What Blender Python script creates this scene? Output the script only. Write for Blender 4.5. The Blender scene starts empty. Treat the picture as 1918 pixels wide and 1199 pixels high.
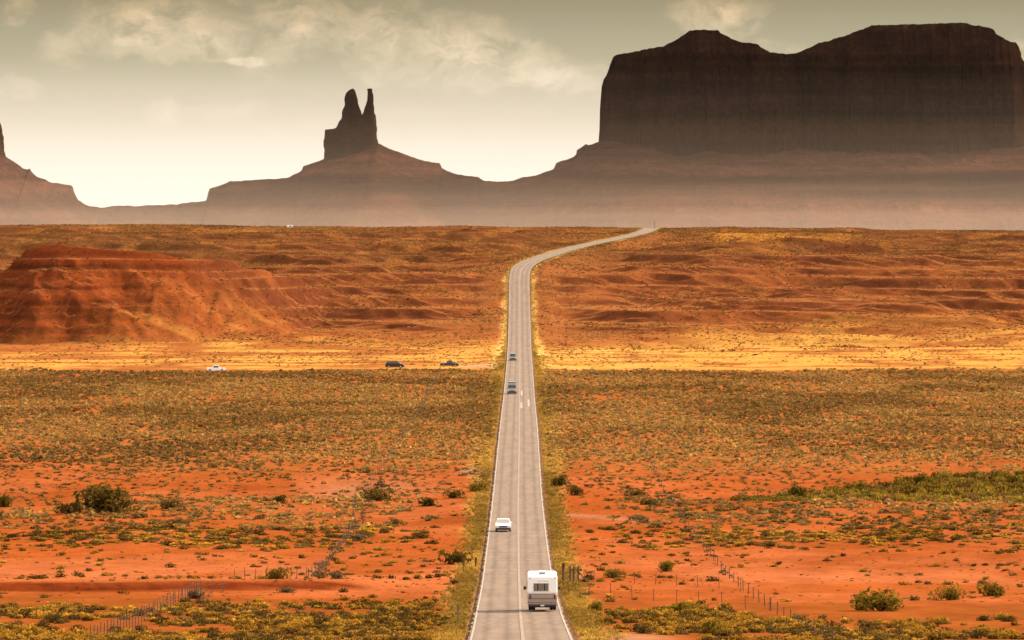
import bpy, bmesh, math, random
import numpy as np
from mathutils import Vector, Matrix

rng = np.random.default_rng(11)
random.seed(5)
scn = bpy.context.scene
COL = scn.collection
F = 10655.0          # focal length in pixels of the 1918 px wide photograph (200 mm on 36 mm)
HY = 410.0           # its row at eye level
ZC = 40.0            # eye height above the valley datum

# ------------------------------------------------------------------ camera
cd = bpy.data.cameras.new("camera"); cam = bpy.data.objects.new("camera", cd); COL.objects.link(cam)
cd.lens = 200.0; cd.sensor_width = 36.0; cd.sensor_fit = 'HORIZONTAL'
cd.shift_y = -(599.5 - HY) / 1918.0
cd.clip_start = 0.5; cd.clip_end = 60000.0
cam.location = (0, 0, ZC); cam.rotation_euler = (math.radians(90), 0, 0)
scn.camera = cam

# ------------------------------------------------------------------ render settings, exposure
scn.render.engine = 'CYCLES'
scn.view_settings.view_transform = 'Standard'; scn.view_settings.look = 'None'
EXPO = 1.65; K = 2.0 ** -EXPO      # the photograph is exposed for the shaded side of things
scn.view_settings.exposure = EXPO; scn.view_settings.gamma = 1.0
scn.cycles.max_bounces = 5; scn.cycles.diffuse_bounces = 2; scn.cycles.glossy_bounces = 2
scn.cycles.transmission_bounces = 2; scn.cycles.volume_bounces = 0; scn.cycles.transparent_max_bounces = 6
scn.cycles.use_denoising = True

# ------------------------------------------------------------------ sun
SUN_AZ, SUN_EL = 50.0, 27.0        # degrees to the right of the view direction, degrees up
ld = bpy.data.lights.new("sun", 'SUN'); sun = bpy.data.objects.new("sun", ld); COL.objects.link(sun)
ld.energy = 4.0; ld.angle = math.radians(1.0); ld.color = (1.0, 0.85, 0.62)
sd = Vector((math.sin(math.radians(SUN_AZ)) * math.cos(math.radians(SUN_EL)),
             math.cos(math.radians(SUN_AZ)) * math.cos(math.radians(SUN_EL)), math.sin(math.radians(SUN_EL))))
sun.rotation_euler = sd.to_track_quat('Z', 'Y').to_euler()
sun.location = (300, 100, 600)

# ------------------------------------------------------------------ node helpers
class NT:
    def __init__(s, tree): s.t = tree; s.n = tree.nodes; s.l = tree.links
    def add(s, typ, **kw):
        nd = s.n.new(typ)
        for k, v in kw.items():
            if k.startswith('i_'):
                key = k[2:]; nd.inputs[int(key) if key.isdigit() else key.replace('_', ' ')].default_value = v
            else: setattr(nd, k, v)
        return nd
    def link(s, a, b): s.l.new(a, b)
    def math(s, op, a, b=None, clamp=False):
        m = s.add('ShaderNodeMath', operation=op); m.use_clamp = clamp
        for i, v in enumerate((a, b)):
            if v is None: continue
            if isinstance(v, (int, float)): m.inputs[i].default_value = v
            else: s.link(v, m.inputs[i])
        return m.outputs[0]
    def mix(s, fac, a, b, blend='MIX'):
        m = s.add('ShaderNodeMix', data_type='RGBA', blend_type=blend)
        for sock, v in ((m.inputs[0], fac), (m.inputs[6], a), (m.inputs[7], b)):
            if isinstance(v, (int, float)): sock.default_value = v
            elif isinstance(v, (tuple, list)): sock.default_value = tuple(v) if len(v) == 4 else tuple(v) + (1,)
            else: s.link(v, sock)
        return m.outputs[2]
    def ramp(s, fac, stops, interp='LINEAR'):
        r = s.add('ShaderNodeValToRGB'); r.color_ramp.interpolation = interp
        e = r.color_ramp.elements
        while len(e) > 1: e.remove(e[-1])
        for i, (p, c) in enumerate(stops):
            x = e[0] if i == 0 else e.new(p)
            x.position = p; x.color = tuple(c) + (1,) if len(c) == 3 else c
        if fac is not None: s.link(fac, r.inputs[0])
        return r.outputs[0]
    def noise(s, vec, scale, detail=4, rough=0.55, out=0):
        nd = s.add('ShaderNodeTexNoise'); nd.inputs['Scale'].default_value = scale
        nd.inputs['Detail'].default_value = detail; nd.inputs['Roughness'].default_value = rough
        if vec is not None: s.link(vec, nd.inputs['Vector'])
        return nd.outputs[out]
    def mapping(s, vec, scale=(1, 1, 1), loc=(0, 0, 0)):
        m = s.add('ShaderNodeMapping'); m.inputs['Scale'].default_value = scale; m.inputs['Location'].default_value = loc
        s.link(vec, m.inputs['Vector']); return m.outputs[0]

def srgb(r, g, b):
    f = lambda c: (c / 255 / 12.92) if c / 255 <= 0.04045 else ((c / 255 + 0.055) / 1.055) ** 2.4
    return (f(r), f(g), f(b))

# ------------------------------------------------------------------ world: Nishita sky seen through thin high cloud
w = bpy.data.worlds.new("World"); scn.world = w; w.use_nodes = True
T = NT(w.node_tree)
for nd in list(T.n): T.n.remove(nd)
wout = T.add('ShaderNodeOutputWorld'); bg = T.add('ShaderNodeBackground'); T.link(bg.outputs[0], wout.inputs[0])
SKY = 0.1
bg.inputs['Strength'].default_value = SKY
sky = T.add('ShaderNodeTexSky', sky_type='NISHITA'); sky.sun_disc = False
sky.sun_elevation = math.radians(SUN_EL); sky.sun_rotation = math.radians(SUN_AZ); sky.altitude = 1600; sky.dust_density = 3.0
tc = T.add('ShaderNodeTexCoord'); sep = T.add('ShaderNodeSeparateXYZ'); T.link(tc.outputs['Generated'], sep.inputs[0])
v = T.math('DIVIDE', sep.outputs[2], 0.0385)                       # 0 at the horizon, 1 at the height of 2.2 degrees
comb = T.add('ShaderNodeCombineXYZ')
T.link(T.math('DIVIDE', sep.outputs[0], 0.0385), comb.inputs[0]); T.link(v, comb.inputs[1]); T.link(sep.outputs[1], comb.inputs[2])
band = T.ramp(T.math('MULTIPLY', v, 0.5, True), [
    (0.00, srgb(255, 250, 238)), (0.10, srgb(255, 247, 231)), (0.165, srgb(249, 238, 218)), (0.225, srgb(234, 220, 198)),
    (0.30, srgb(215, 203, 176)), (0.37, srgb(190, 180, 149)), (0.44, srgb(174, 165, 136)), (0.50, srgb(160, 149, 119)),
    (0.62, srgb(146, 142, 112)), (1.0, srgb(150, 150, 128))])
# clouds in that band: soft bright wisps and billows
wv = T.noise(T.mapping(comb.outputs[0], (1.1, 1.5, 1.0)), 1.6, 5, 0.6, 1)
wa = T.add('ShaderNodeVectorMath', operation='SCALE'); T.link(wv, wa.inputs[0]); wa.inputs['Scale'].default_value = 0.55
wb_ = T.add('ShaderNodeVectorMath', operation='SUBTRACT'); T.link(wv, wb_.inputs[0]); wb_.inputs[1].default_value = (0.5, 0.5, 0.5)
wc_ = T.add('ShaderNodeVectorMath', operation='SCALE'); T.link(wb_.outputs[0], wc_.inputs[0]); wc_.inputs['Scale'].default_value = 0.30
wsm = T.add('ShaderNodeVectorMath', operation='ADD'); T.link(comb.outputs[0], wsm.inputs[0]); T.link(wc_.outputs[0], wsm.inputs[1])
wadd = T.add('ShaderNodeVectorMath', operation='ADD'); T.link(comb.outputs[0], wadd.inputs[0]); T.link(wa.outputs[0], wadd.inputs[1])
sxw = T.add('ShaderNodeSeparateXYZ'); T.link(wsm.outputs[0], sxw.inputs[0])
cl = T.noise(T.mapping(wadd.outputs[0], (0.62, 1.25, 1.0), (3.1, 0.7, 0.0)), 1.35, 7, 0.56)
blob = None
for bx_, by_, brx, bry, bw in ((260, 65, 230, 85, 1.0), (130, 95, 90, 75, 0.9), (20, 35, 45, 45, 1.1), (450, 116, 60, 11, 1.3), (890, 105, 190, 95, 1.05), (1010, 150, 130, 36, 0.9), (700, 85, 80, 80, 0.8), (560, 40, 120, 60, 0.7),
                             (1345, 30, 130, 60, 1.1), (310, 215, 45, 60, 0.8), (30, 170, 60, 22, 0.8), (430, 215, 90, 30, 0.5), (560, 240, 90, 30, 0.5), (800, 215, 120, 20, 0.4)):
    ex_ = T.math('POWER', T.math('DIVIDE', T.math('SUBTRACT', sxw.outputs[0], (bx_ - 959) / 410), brx / 410), 2.0)
    ey_ = T.math('POWER', T.math('DIVIDE', T.math('SUBTRACT', sxw.outputs[1], (410 - by_) / 410), bry / 410), 2.0)
    bb = T.math('MULTIPLY', T.math('SUBTRACT', 1.0, T.math('ADD', ex_, ey_), True), bw)
    blob = bb if blob is None else T.math('MAXIMUM', blob, bb)
cl = T.math('ADD', T.math('MULTIPLY', T.math('SUBTRACT', cl, 0.5), 1.15), T.math('ADD', T.math('MULTIPLY', blob, 0.34), 0.385))
cmask = T.ramp(cl, [(0.40, (0, 0, 0)), (0.56, (0.5, 0.5, 0.5)), (0.74, (1, 1, 1))], 'EASE')
fine = T.noise(T.mapping(wadd.outputs[0], (2.0, 3.4, 1.0)), 3.0, 6, 0.62)
cm2 = T.math('MULTIPLY', cmask, T.ramp(fine, [(0.34, (0.12,) * 3), (0.60, (1,) * 3)]))
lowfade = T.ramp(v, [(0.25, (0, 0, 0)), (0.55, (1, 1, 1))])
cm3 = T.math('MULTIPLY', cm2, lowfade)
ccol = T.ramp(T.math('MULTIPLY', v, 0.5, True), [(0.0, srgb(255, 250, 235)), (0.22, srgb(250, 236, 212)), (0.40, srgb(238, 216, 182)), (0.52, srgb(216, 184, 138)), (1, srgb(200, 190, 165))])
lit = T.mix(T.math('MULTIPLY', cm3, 1.0), band, ccol)
gband = T.add('ShaderNodeVectorMath', operation='SCALE'); T.link(lit, gband.inputs[0]); gband.inputs['Scale'].default_value = 1.02 * K / SKY
# the rest of the dome: Nishita with a thin warm veil over it
veil = T.mix(0.55, T.mix(1.0, sky.outputs[0], (1.0, 0.90, 0.74), 'MULTIPLY'), (10.5, 9.5, 8.0))
hi = T.ramp(T.math('MULTIPLY', v, 0.05, True), [(0.07, (0, 0, 0)), (0.5, (1, 1, 1))])
T.link(T.mix(hi, gband.outputs[0], veil), bg.inputs['Color'])

# ------------------------------------------------------------------ noise on numpy arrays
def _h(ix, iy, s):
    n = (ix.astype(np.int64) * 374761393 + iy.astype(np.int64) * 668265263 + s * 1442695041) & 0xffffffff
    n = ((n ^ (n >> 13)) * 1274126177) & 0xffffffff
    n = ((n ^ (n >> 16)) * 2246822519) & 0xffffffff
    return ((n ^ (n >> 15)) & 0xffffff) / float(0xffffff)
def vn(x, y, s=0):
    x = np.asarray(x, float); y = np.asarray(y, float)
    x, y = np.broadcast_arrays(x, y)
    ix = np.floor(x); iy = np.floor(y); fx = x - ix; fy = y - iy
    fx = fx * fx * fx * (fx * (fx * 6 - 15) + 10); fy = fy * fy * fy * (fy * (fy * 6 - 15) + 10)
    a = _h(ix, iy, s); b = _h(ix + 1, iy, s); c = _h(ix, iy + 1, s); d = _h(ix + 1, iy + 1, s)
    return (a + (b - a) * fx) * (1 - fy) + (c + (d - c) * fx) * fy
def fbm(x, y, s=0, o=4, g=0.5):
    r = 0; a = 1; t = 0
    for k in range(o):
        r = r + a * vn(x * 2 ** k + 17.3 * k, y * 2 ** k - 9.1 * k, s + k); t += a; a *= g
    return r / t
def ridged(x, y, s=0, o=4, g=0.5):
    r = 0; a = 1; t = 0
    for k in range(o):
        r = r + a * (1 - np.abs(2 * vn(x * 2 ** k + 5.3 * k, y * 2 ** k + 3.7 * k, s + k) - 1)); t += a; a *= g
    return r / t
def ss(a, b, x):
    t = np.clip((x - a) / (b - a), 0, 1); return t * t * (3 - 2 * t)

# ------------------------------------------------------------------ the lie of the land
# (photo row, distance, photo column of the road's middle)
RP = [(1199, 382, 976.5), (1150, 455, 971.5), (1100, 529, 970.5), (1075, 571, 969.5), (1040, 615, 969), (985, 700, 969), (930, 793, 969),
      (880, 870, 970), (800, 1034, 971.5), (750, 1230, 972), (720, 1347, 972.5), (690, 1487, 973), (650, 1690, 973), (600, 1830, 973),
      (550, 1930, 972.5), (520, 1985, 972.5), (500, 2040, 975), (487, 2100, 1000), (470, 2210, 1052), (458, 2310, 1100), (448, 2400, 1150),
      (437, 2500, 1200), (430, 2570, 1217), (426, 2620, 1222)]
_Y = [-300, -50, 0, 100, 200, 300] + [p[1] for p in RP] + [2700, 2900, 3500, 5000, 14000]
_Z = [ZC + 4, ZC - 1.5, ZC - 2.5, ZC - 10.5, ZC - 18, ZC - 24] + [ZC - (p[0] - HY) * p[1] / F for p in RP] + [ZC - 5.2, ZC - 10, ZC - 24, ZC - 28, ZC - 28]
_X = [0.6] * 6 + [(p[2] - 959) * p[1] / F for p in RP] + [65, 62, 40, 30, 30]
_gy = np.arange(-300, 14001, 5.0)
def _sm(a, sig):
    k = np.exp(-0.5 * (np.arange(-4 * sig, 4 * sig + 1) / sig) ** 2); k /= k.sum()
    p = len(k) // 2
    return np.convolve(np.pad(a, p, mode='edge'), k, mode='valid')
_gz = _sm(np.interp(_gy, _Y, _Z), 5); _gx = _sm(np.interp(_gy, _Y, _X), 4)
def zroad(Y): return np.interp(Y, _gy, _gz)
def xroad(Y): return np.interp(Y, _gy, _gx)
_rowY = np.array([p[1] for p in RP][::-1]); _rowP = np.array([p[0] for p in RP][::-1])
def dist_at_row(py): return float(np.interp(py, _rowP, _rowY))
def X_of(px, Y): return (px - 959.0) * Y / F
def Z_of(py, Y): return ZC - (py - HY) * Y / F

MX = np.array([-40, 0, 20, 40, 50, 75, 110, 150, 200, 290, 360, 440, 540, 640, 760]); MY = np.array([530, 505, 494, 473, 464, 457, 453, 459, 464, 471, 478, 492, 520, 556, 600])
def terrace(z, step, k):
    t = z / step; i = np.floor(t); f = t - i
    return step * (i + (1 - k) * f + k * ss(0.45, 1.0, f))
def height(X, Y):
    X = np.asarray(X, float); Y = np.asarray(Y, float)
    zr = zroad(Y); dx = np.abs(X - xroad(Y))
    far = ss(1640, 1840, Y) * (1 - ss(2700, 3100, Y))
    # broad shape: the rim is a little higher left of the road, lower right of it
    z = zr + far * np.clip((60 - X) / 260, -1, 1) * 1.3 * ss(2200, 2600, Y)
    # gullied, stepped slope beyond the valley
    gul = (fbm(X / 95, Y / 130, 3, 4) - 0.5) * 9.0 + (ridged(X / 48 + Y / 90, Y / 75, 9, 4) - 0.62) * 6.5
    gul = gul * far * ss(7, 42, dx) * (1 - 0.75 * ss(2430, 2600, Y))
    z = z + gul
    # the eroded red hill on the left
    px = 959 + X * F / np.maximum(Y, 1200)
    YR = 1785 + 12 * (vn(X / 40, 0 * X, 31) - 0.5) + 150 * ss(230, 720, px)
    top = Z_of(np.interp(px, MX, MY), 1780)
    base = zroad(np.full_like(X, 1690.0))
    front = np.clip((YR - Y) / (92 + 34 * (fbm(X / 26, Y / 160, 21, 3) - 0.5)), 0, 1)
    prof = 1 - front ** 0.85 + 0.05 * np.sin(front * math.pi) * (ridged(X / 11, Y / 90, 23, 3) - 0.5) * 4 * ss(0.05, 0.3, front)
    back = 1 - ss(0, 150, Y - YR)
    m = np.where(Y < YR, prof + 0.16 * (ridged(X / 17 + Y / 60, Y / 38, 27, 4) - 0.62) * ss(0.03, 0.2, front) * (1 - ss(0.85, 1, front)), back)
    mound = base + (top - base) * np.clip(m, 0, 1.05)
    on = (1 - ss(620, 780, px)) * ss(1640, 1690, Y) * (1 - ss(1960, 2100, Y))
    hillm = on * (mound > z - 0.5)
    z = np.where((on > 0) & (mound > z), z + (mound - z) * on, z)
    step = 3.3
    wob = (fbm(X / 150, Y / 400, 41, 3) - 0.5) * 6
    zt = 0.72 * terrace(z + wob, step, 0.95) + 0.28 * terrace(z + wob * 1.3 + 0.9, 5.4, 0.95) - 0.72 * wob - 0.28 * (wob * 1.3 + 0.9)
    z = z + (zt - z) * (1 - 0.55 * hillm * ss(4.0, 8.0, top - z)) * far * ss(6, 16, dx) * (1 - 0.6 * ss(2480, 2600, Y))
    # gentle swells of the flat, lower ground beside the road, low cut banks of the dry wash
    near = 1 - ss(1500, 1700, Y)
    z = z + near * ss(5, 16, dx) * ((fbm(X / 34, Y / 60, 51, 4) - 0.5) * 0.9 - 0.35)
    z = z + near * ss(10, 40, dx) * (fbm(X / 9, Y / 22, 57, 3) - 0.5) * 0.22
    yb = 523 + 6 * (fbm(X / 30, 0 * X, 61, 3) - 0.5)
    lf = ss(9, 17, -(X - xroad(Y)))
    z = z + lf * 0.95 * (ss(-2.0, 0.2, Y - yb) - ss(0, 55, Y - yb))
    yc = 786 + 10 * (fbm(X / 40, 0 * X, 63, 3) - 0.5)
    z = z - ss(12, 30, dx) * 1.1 * (ss(-1.5, 1.5, Y - yc) * (1 - ss(30, 80, Y - yc)))
    # road bench
    t = ss(4.6, 10.0 + 6 * ss(1700, 1850, Y), dx)
    z = np.where(Y < 2950, (zr - 0.10) + (z - (zr - 0.10)) * t, z)
    z = np.where((dx < 3.9) & (Y < 2950), zr - 0.22, z)
    return z
def hz(x, y): return float(height(np.array([x]), np.array([y]))[0])

# ------------------------------------------------------------------ mesh helpers
def mesh_from_arrays(name, V, quads=None, tris=None, cols=None, smooth=False):
    me = bpy.data.meshes.new(name)
    V = np.ascontiguousarray(V, dtype=np.float32)
    loops = []; starts = []; n = 0
    if quads is not None and len(quads):
        loops.append(quads.ravel()); starts.append(np.arange(len(quads)) * 4); n = len(quads) * 4
    if tris is not None and len(tris):
        loops.append(tris.ravel()); starts.append(n + np.arange(len(tris)) * 3)
    L = np.concatenate(loops).astype(np.int32); S = np.concatenate(starts).astype(np.int32)
    me.vertices.add(len(V)); me.vertices.foreach_set('co', V.ravel())
    me.loops.add(len(L)); me.loops.foreach_set('vertex_index', L)
    me.polygons.add(len(S)); me.polygons.foreach_set('loop_start', S)
    if smooth: me.polygons.foreach_set('use_smooth', np.ones(len(S), dtype=bool))
    me.update(calc_edges=True)
    if cols is not None:
        a = me.color_attributes.new('Col', 'FLOAT_COLOR', 'POINT')
        c = np.ones((len(V), 4), np.float32); c[:, :3] = cols
        a.data.foreach_set('color', c.ravel())
    return me
def grid_quads(nr, nc):
    i = np.arange(nr * nc).reshape(nr, nc)
    return np.stack([i[:-1, :-1], i[:-1, 1:], i[1:, 1:], i[1:, :-1]], -1).reshape(-1, 4)
def link(name, me, mat=None, parent=None):
    o = bpy.data.objects.new(name, me); COL.objects.link(o)
    if mat is not None and not me.materials: me.materials.append(mat)
    if parent is not None: o.parent = parent
    return o
def tag(o, label=None, cat=None, group=None, kind=None):
    if label: o['label'] = label
    if cat: o['category'] = cat
    if group: o['group'] = group
    if kind: o['kind'] = kind
    return o
def empty(name, loc, rz=0.0, label=None, cat=None, group=None):
    o = bpy.data.objects.new(name, None); COL.objects.link(o)
    o.empty_display_size = 0.2
    o.location = loc; o.rotation_euler = (0, 0, rz)
    return tag(o, label, cat, group)
def copy_tree(o, parent=None):
    c = o.copy(); COL.objects.link(c)
    if parent is not None: c.parent = parent
    for ch in list(o.children): copy_tree(ch, c)
    return c

# ------------------------------------------------------------------ materials
def new_mat(name):
    m = bpy.data.materials.new(name); m.use_nodes = True
    return m, NT(m.node_tree), m.node_tree.nodes['Principled BSDF']
def plain(name, col, rough=0.5, metal=0.0, var=0.12, scale=6.0, coat=0.0):
    m, t, p = new_mat(name)
    g = t.add('ShaderNodeTexCoord')
    n = t.noise(g.outputs['Object'], scale, 5, 0.6)
    f = t.ramp(n, [(0.25, (1 - var,) * 3), (0.75, (1 + var * 0.4,) * 3)])
    t.link(t.mix(1.0, col, f, 'MULTIPLY'), p.inputs['Base Color'])
    p.inputs['Roughness'].default_value = rough; p.inputs['Metallic'].default_value = metal
    if coat: p.inputs['Coat Weight'].default_value = coat
    return m

def ground_mat():
    m, t, p = new_mat('desert_soil')
    at = t.add('ShaderNodeAttribute', attribute_name='Col'); ge = t.add('ShaderNodeNewGeometry')
    n1 = t.noise(ge.outputs['Position'], 0.9, 6, 0.65)
    n2 = t.noise(t.mapping(ge.outputs['Position'], (0.16, 0.05, 0.3)), 1.0, 5, 0.6)
    f1 = t.ramp(n1, [(0.30, (0.72, 0.66, 0.62)), (0.5, (1, 1, 1)), (0.72, (1.16, 1.15, 1.12))])
    f2 = t.ramp(n2, [(0.30, (0.84, 0.80, 0.78)), (0.70, (1.12, 1.12, 1.12))])
    c = t.mix(1.0, t.mix(1.0, at.outputs['Color'], f1, 'MULTIPLY'), f2, 'MULTIPLY')
    c = t.mix(1.0, c, (K * 1.10, K * 1.10, K * 1.08), 'MULTIPLY')
    t.link(c, p.inputs['Base Color']); p.inputs['Roughness'].default_value = 0.95
    p.inputs['Specular IOR Level'].default_value = 0.0
    b = t.add('ShaderNodeBump'); b.inputs['Strength'].default_value = 0.5; b.inputs['Distance'].default_value = 0.25
    t.link(n1, b.inputs['Height']); t.link(b.outputs[0], p.inputs['Normal'])
    return m
def foliage_mat():
    m, t, p = new_mat('foliage')
    at = t.add('ShaderNodeAttribute', attribute_name='Col'); oi = t.add('ShaderNodeObjectInfo'); ge = t.add('ShaderNodeNewGeometry')
    n = t.noise(ge.outputs['Position'], 0.35, 3, 0.5)
    f = t.ramp(n, [(0.3, (0.78, 0.76, 0.74)), (0.7, (1.2, 1.18, 1.1))])
    c = t.mix(1.0, t.mix(1.0, at.outputs['Color'], f, 'MULTIPLY'), (K, K, K), 'MULTIPLY')
    d = t.add('ShaderNodeBsdfDiffuse'); tr = t.add('ShaderNodeBsdfTranslucent'); mx = t.add('ShaderNodeMixShader')
    mx.inputs[0].default_value = 0.40
    t.link(c, d.inputs['Color']); t.link(c, tr.inputs['Color']); t.link(d.outputs[0], mx.inputs[1]); t.link(tr.outputs[0], mx.inputs[2])
    t.n.remove(p)
    t.link(mx.outputs[0], [x for x in t.n if x.type == 'OUTPUT_MATERIAL'][0].inputs[0])
    return m
def rock_mat(name, base, dark, strata=0.05, streak=0.5):
    m, t, p = new_mat(name)
    ge = t.add('ShaderNodeNewGeometry'); pos = ge.outputs['Position']
    s1 = t.noise(t.mapping(pos, (0.0012, 0.0012, strata)), 1.0, 6, 0.62)
    s2 = t.noise(t.mapping(pos, (0.028, 0.028, 0.0035)), 1.0, 6, 0.62)
    s3 = t.noise(pos, 0.05, 6, 0.65)
    c = t.mix(t.ramp(s1, [(0.36, (0, 0, 0)), (0.62, (1, 1, 1))]), dark, base)
    c = t.mix(1.0, c, t.ramp(s2, [(0.32, (1 - streak,) * 3), (0.62, (1.1,) * 3)]), 'MULTIPLY')
    c = t.mix(1.0, c, t.ramp(s3, [(0.3, (0.7,) * 3), (0.7, (1.2,) * 3)]), 'MULTIPLY')
    s4 = t.noise(pos, 0.16, 5, 0.7)
    c = t.mix(1.0, c, t.ramp(s4, [(0.32, (0.45,) * 3), (0.5, (1,) * 3), (0.68, (1.5,) * 3)]), 'MULTIPLY')
    t.link(c, p.inputs['Base Color']); p.inputs['Roughness'].default_value = 1.0; p.inputs['Specular IOR Level'].default_value = 0.0
    b = t.add('ShaderNodeBump'); b.inputs['Strength'].default_value = 0.9; b.inputs['Distance'].default_value = 7.0
    t.link(t.math('ADD', s2, t.math('MULTIPLY', s3, 0.6)), b.inputs['Height']); t.link(b.outputs[0], p.inputs['Normal'])
    return m
def asphalt_mat():
    m, t, p = new_mat('worn_asphalt')
    uv = t.add('ShaderNodeUVMap', uv_map='UVMap'); ge = t.add('ShaderNodeNewGeometry')
    su = t.add('ShaderNodeSeparateXYZ'); t.link(uv.outputs[0], su.inputs[0])      # x across in metres, y along in metres
    n1 = t.noise(t.mapping(uv.outputs[0], (0.8, 0.05, 1)), 1.0, 5, 0.6)
    n2 = t.noise(ge.outputs['Position'], 2.2, 6, 0.7)
    n3 = t.noise(t.mapping(uv.outputs[0], (0.05, 0.35, 1)), 1.0, 4, 0.6)
    ax = t.math('ABSOLUTE', su.outputs[0])
    wear = t.math('ABSOLUTE', t.math('SUBTRACT', t.math('ABSOLUTE', t.math('SUBTRACT', ax, 1.68)), 0.75))   # wheel tracks
    trk = t.ramp(wear, [(0.0, (0.70, 0.64, 0.60)), (0.40, (1, 1, 1))])
    c = t.mix(1.0, (0.49, 0.312, 0.218), t.ramp(n1, [(0.3, (0.76,) * 3), (0.7, (1.14,) * 3)]), 'MULTIPLY')
    c = t.mix(1.0, c, t.ramp(n2, [(0.3, (0.80,) * 3), (0.7, (1.10,) * 3)]), 'MULTIPLY')
    c = t.mix(1.0, c, t.ramp(n3, [(0.34, (0.76,) * 3), (0.6, (1.04,) * 3)]), 'MULTIPLY')
    c = t.mix(1.0, c, trk, 'MULTIPLY'); c = t.mix(1.0, c, (K, K, K), 'MULTIPLY')
    t.link(c, p.inputs['Base Color']); p.inputs['Roughness'].default_value = 0.9; p.inputs['Specular IOR Level'].default_value = 0.2
    return m
def paint_mat(name, col, lo=0.36, hi=0.52, along=0.7):
    m, t, p = new_mat(name)
    ge = t.add('ShaderNodeNewGeometry')
    n = t.noise(t.mapping(ge.outputs['Position'], (4.0, along, 4.0)), 1.0, 6, 0.7)
    t.link(t.mix(t.ramp(n, [(lo, (0,) * 3), (hi, (1,) * 3)]), tuple(q * K for q in (0.48, 0.305, 0.215)), tuple(q * K * 1.15 for q in col)), p.inputs['Base Color'])
    p.inputs['Roughness'].default_value = 0.8
    return m
M_GROUND = ground_mat(); M_FOL = foliage_mat(); M_ROAD = asphalt_mat()
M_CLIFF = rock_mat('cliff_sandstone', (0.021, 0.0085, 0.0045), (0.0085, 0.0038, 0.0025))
M_TALUS = rock_mat('talus_slope', (0.060, 0.0230, 0.0140), (0.009, 0.0040, 0.0030), 0.035, 0.35)
M_LINE = paint_mat('white_road_paint', (0.72, 0.63, 0.53), 0.40, 0.60); M_WORN = paint_mat('worn_road_paint', (0.62, 0.46, 0.34), 0.56, 0.70, 0.09)
M_WHITE = plain('white_paint', (0.86, 0.86, 0.87), 0.35, 0, 0.05, 1.5, 0.3)
M_CREAM = plain('off_white_paint', (0.72, 0.71, 0.66), 0.35, 0, 0.05, 1.5, 0.4)
M_SILVER = plain('silver_paint', (0.20, 0.19, 0.175), 0.35, 0.2, 0.05, 1.5, 0.4)
M_TAUPE = plain('taupe_panel', (0.33, 0.235, 0.19), 0.5, 0, 0.12, 2.0)
M_BLACK = plain('black_paint', (0.012, 0.011, 0.012), 0.3, 0, 0.1, 2.0, 0.4)
M_CHAR = plain('charcoal_paint', (0.03, 0.026, 0.026), 0.35, 0, 0.1, 2.0, 0.3)
M_RUB = plain('rubber', (0.012, 0.011, 0.011), 0.85)
M_GLASS = plain('dark_glass', (0.025, 0.024, 0.024), 0.08)
M_SHADE = plain('window_blind', (0.16, 0.12, 0.10), 0.5)
M_PALEGL = plain('pale_windscreen', (0.30, 0.29, 0.25), 0.12)
M_RIM = plain('wheel_rim', (0.45, 0.44, 0.43), 0.35, 0.8)
M_RED = plain('tail_lamp', (0.16, 0.015, 0.015), 0.3)
M_LAMP = plain('clear_lamp', (0.7, 0.68, 0.62), 0.15)
M_BUMP = plain('dark_bumper', (0.03, 0.022, 0.020), 0.6)
M_WOOD = plain('weathered_wood', (0.085, 0.046, 0.024), 0.9, 0, 0.35, 5.0)
M_REDPOST = plain('rust_brown_post', (0.09, 0.030, 0.010), 0.85, 0, 0.3, 5.0)
M_WIRE = plain('fence_wire', (0.09, 0.05, 0.03), 0.8, 0.0)
M_STEEL = plain('grey_steel', (0.12, 0.11, 0.105), 0.5, 0.6)
M_PLATE = plain('plate', (0.65, 0.62, 0.55), 0.5)

# ------------------------------------------------------------------ ground (one sheet out to the horizon)
rows = np.concatenate([np.arange(-280, 370, 10.0), np.arange(370, 560, 1.0), np.arange(560, 900, 1.6), np.arange(900, 1640, 4.0),
                       np.arange(1640, 2080, 1.1), np.arange(2080, 2640, 2.2), np.arange(2640, 3200, 12.0), np.geomspace(3200, 13500, 60)])
du = np.concatenate([np.arange(0, 0.004, 0.0004), np.arange(0.004, 0.034, 0.00035), np.arange(0.034, 0.135, 0.00042), np.geomspace(0.135, 2.4, 60)])
us = np.concatenate([-du[:0:-1], du])
YY = np.repeat(rows[:, None], len(us), 1); XX = us[None, :] * (np.maximum(YY, 0) + 40)
XX = np.clip(XX, -13000, 13000)
ZZ = height(XX, YY)
gx_ = np.gradient(ZZ, axis=0) / np.maximum(np.gradient(YY, axis=0), 1e-3)      # slope away from the viewer
def lerp3(a, b, t): return a + (np.asarray(b) - a) * t[..., None]
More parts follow.
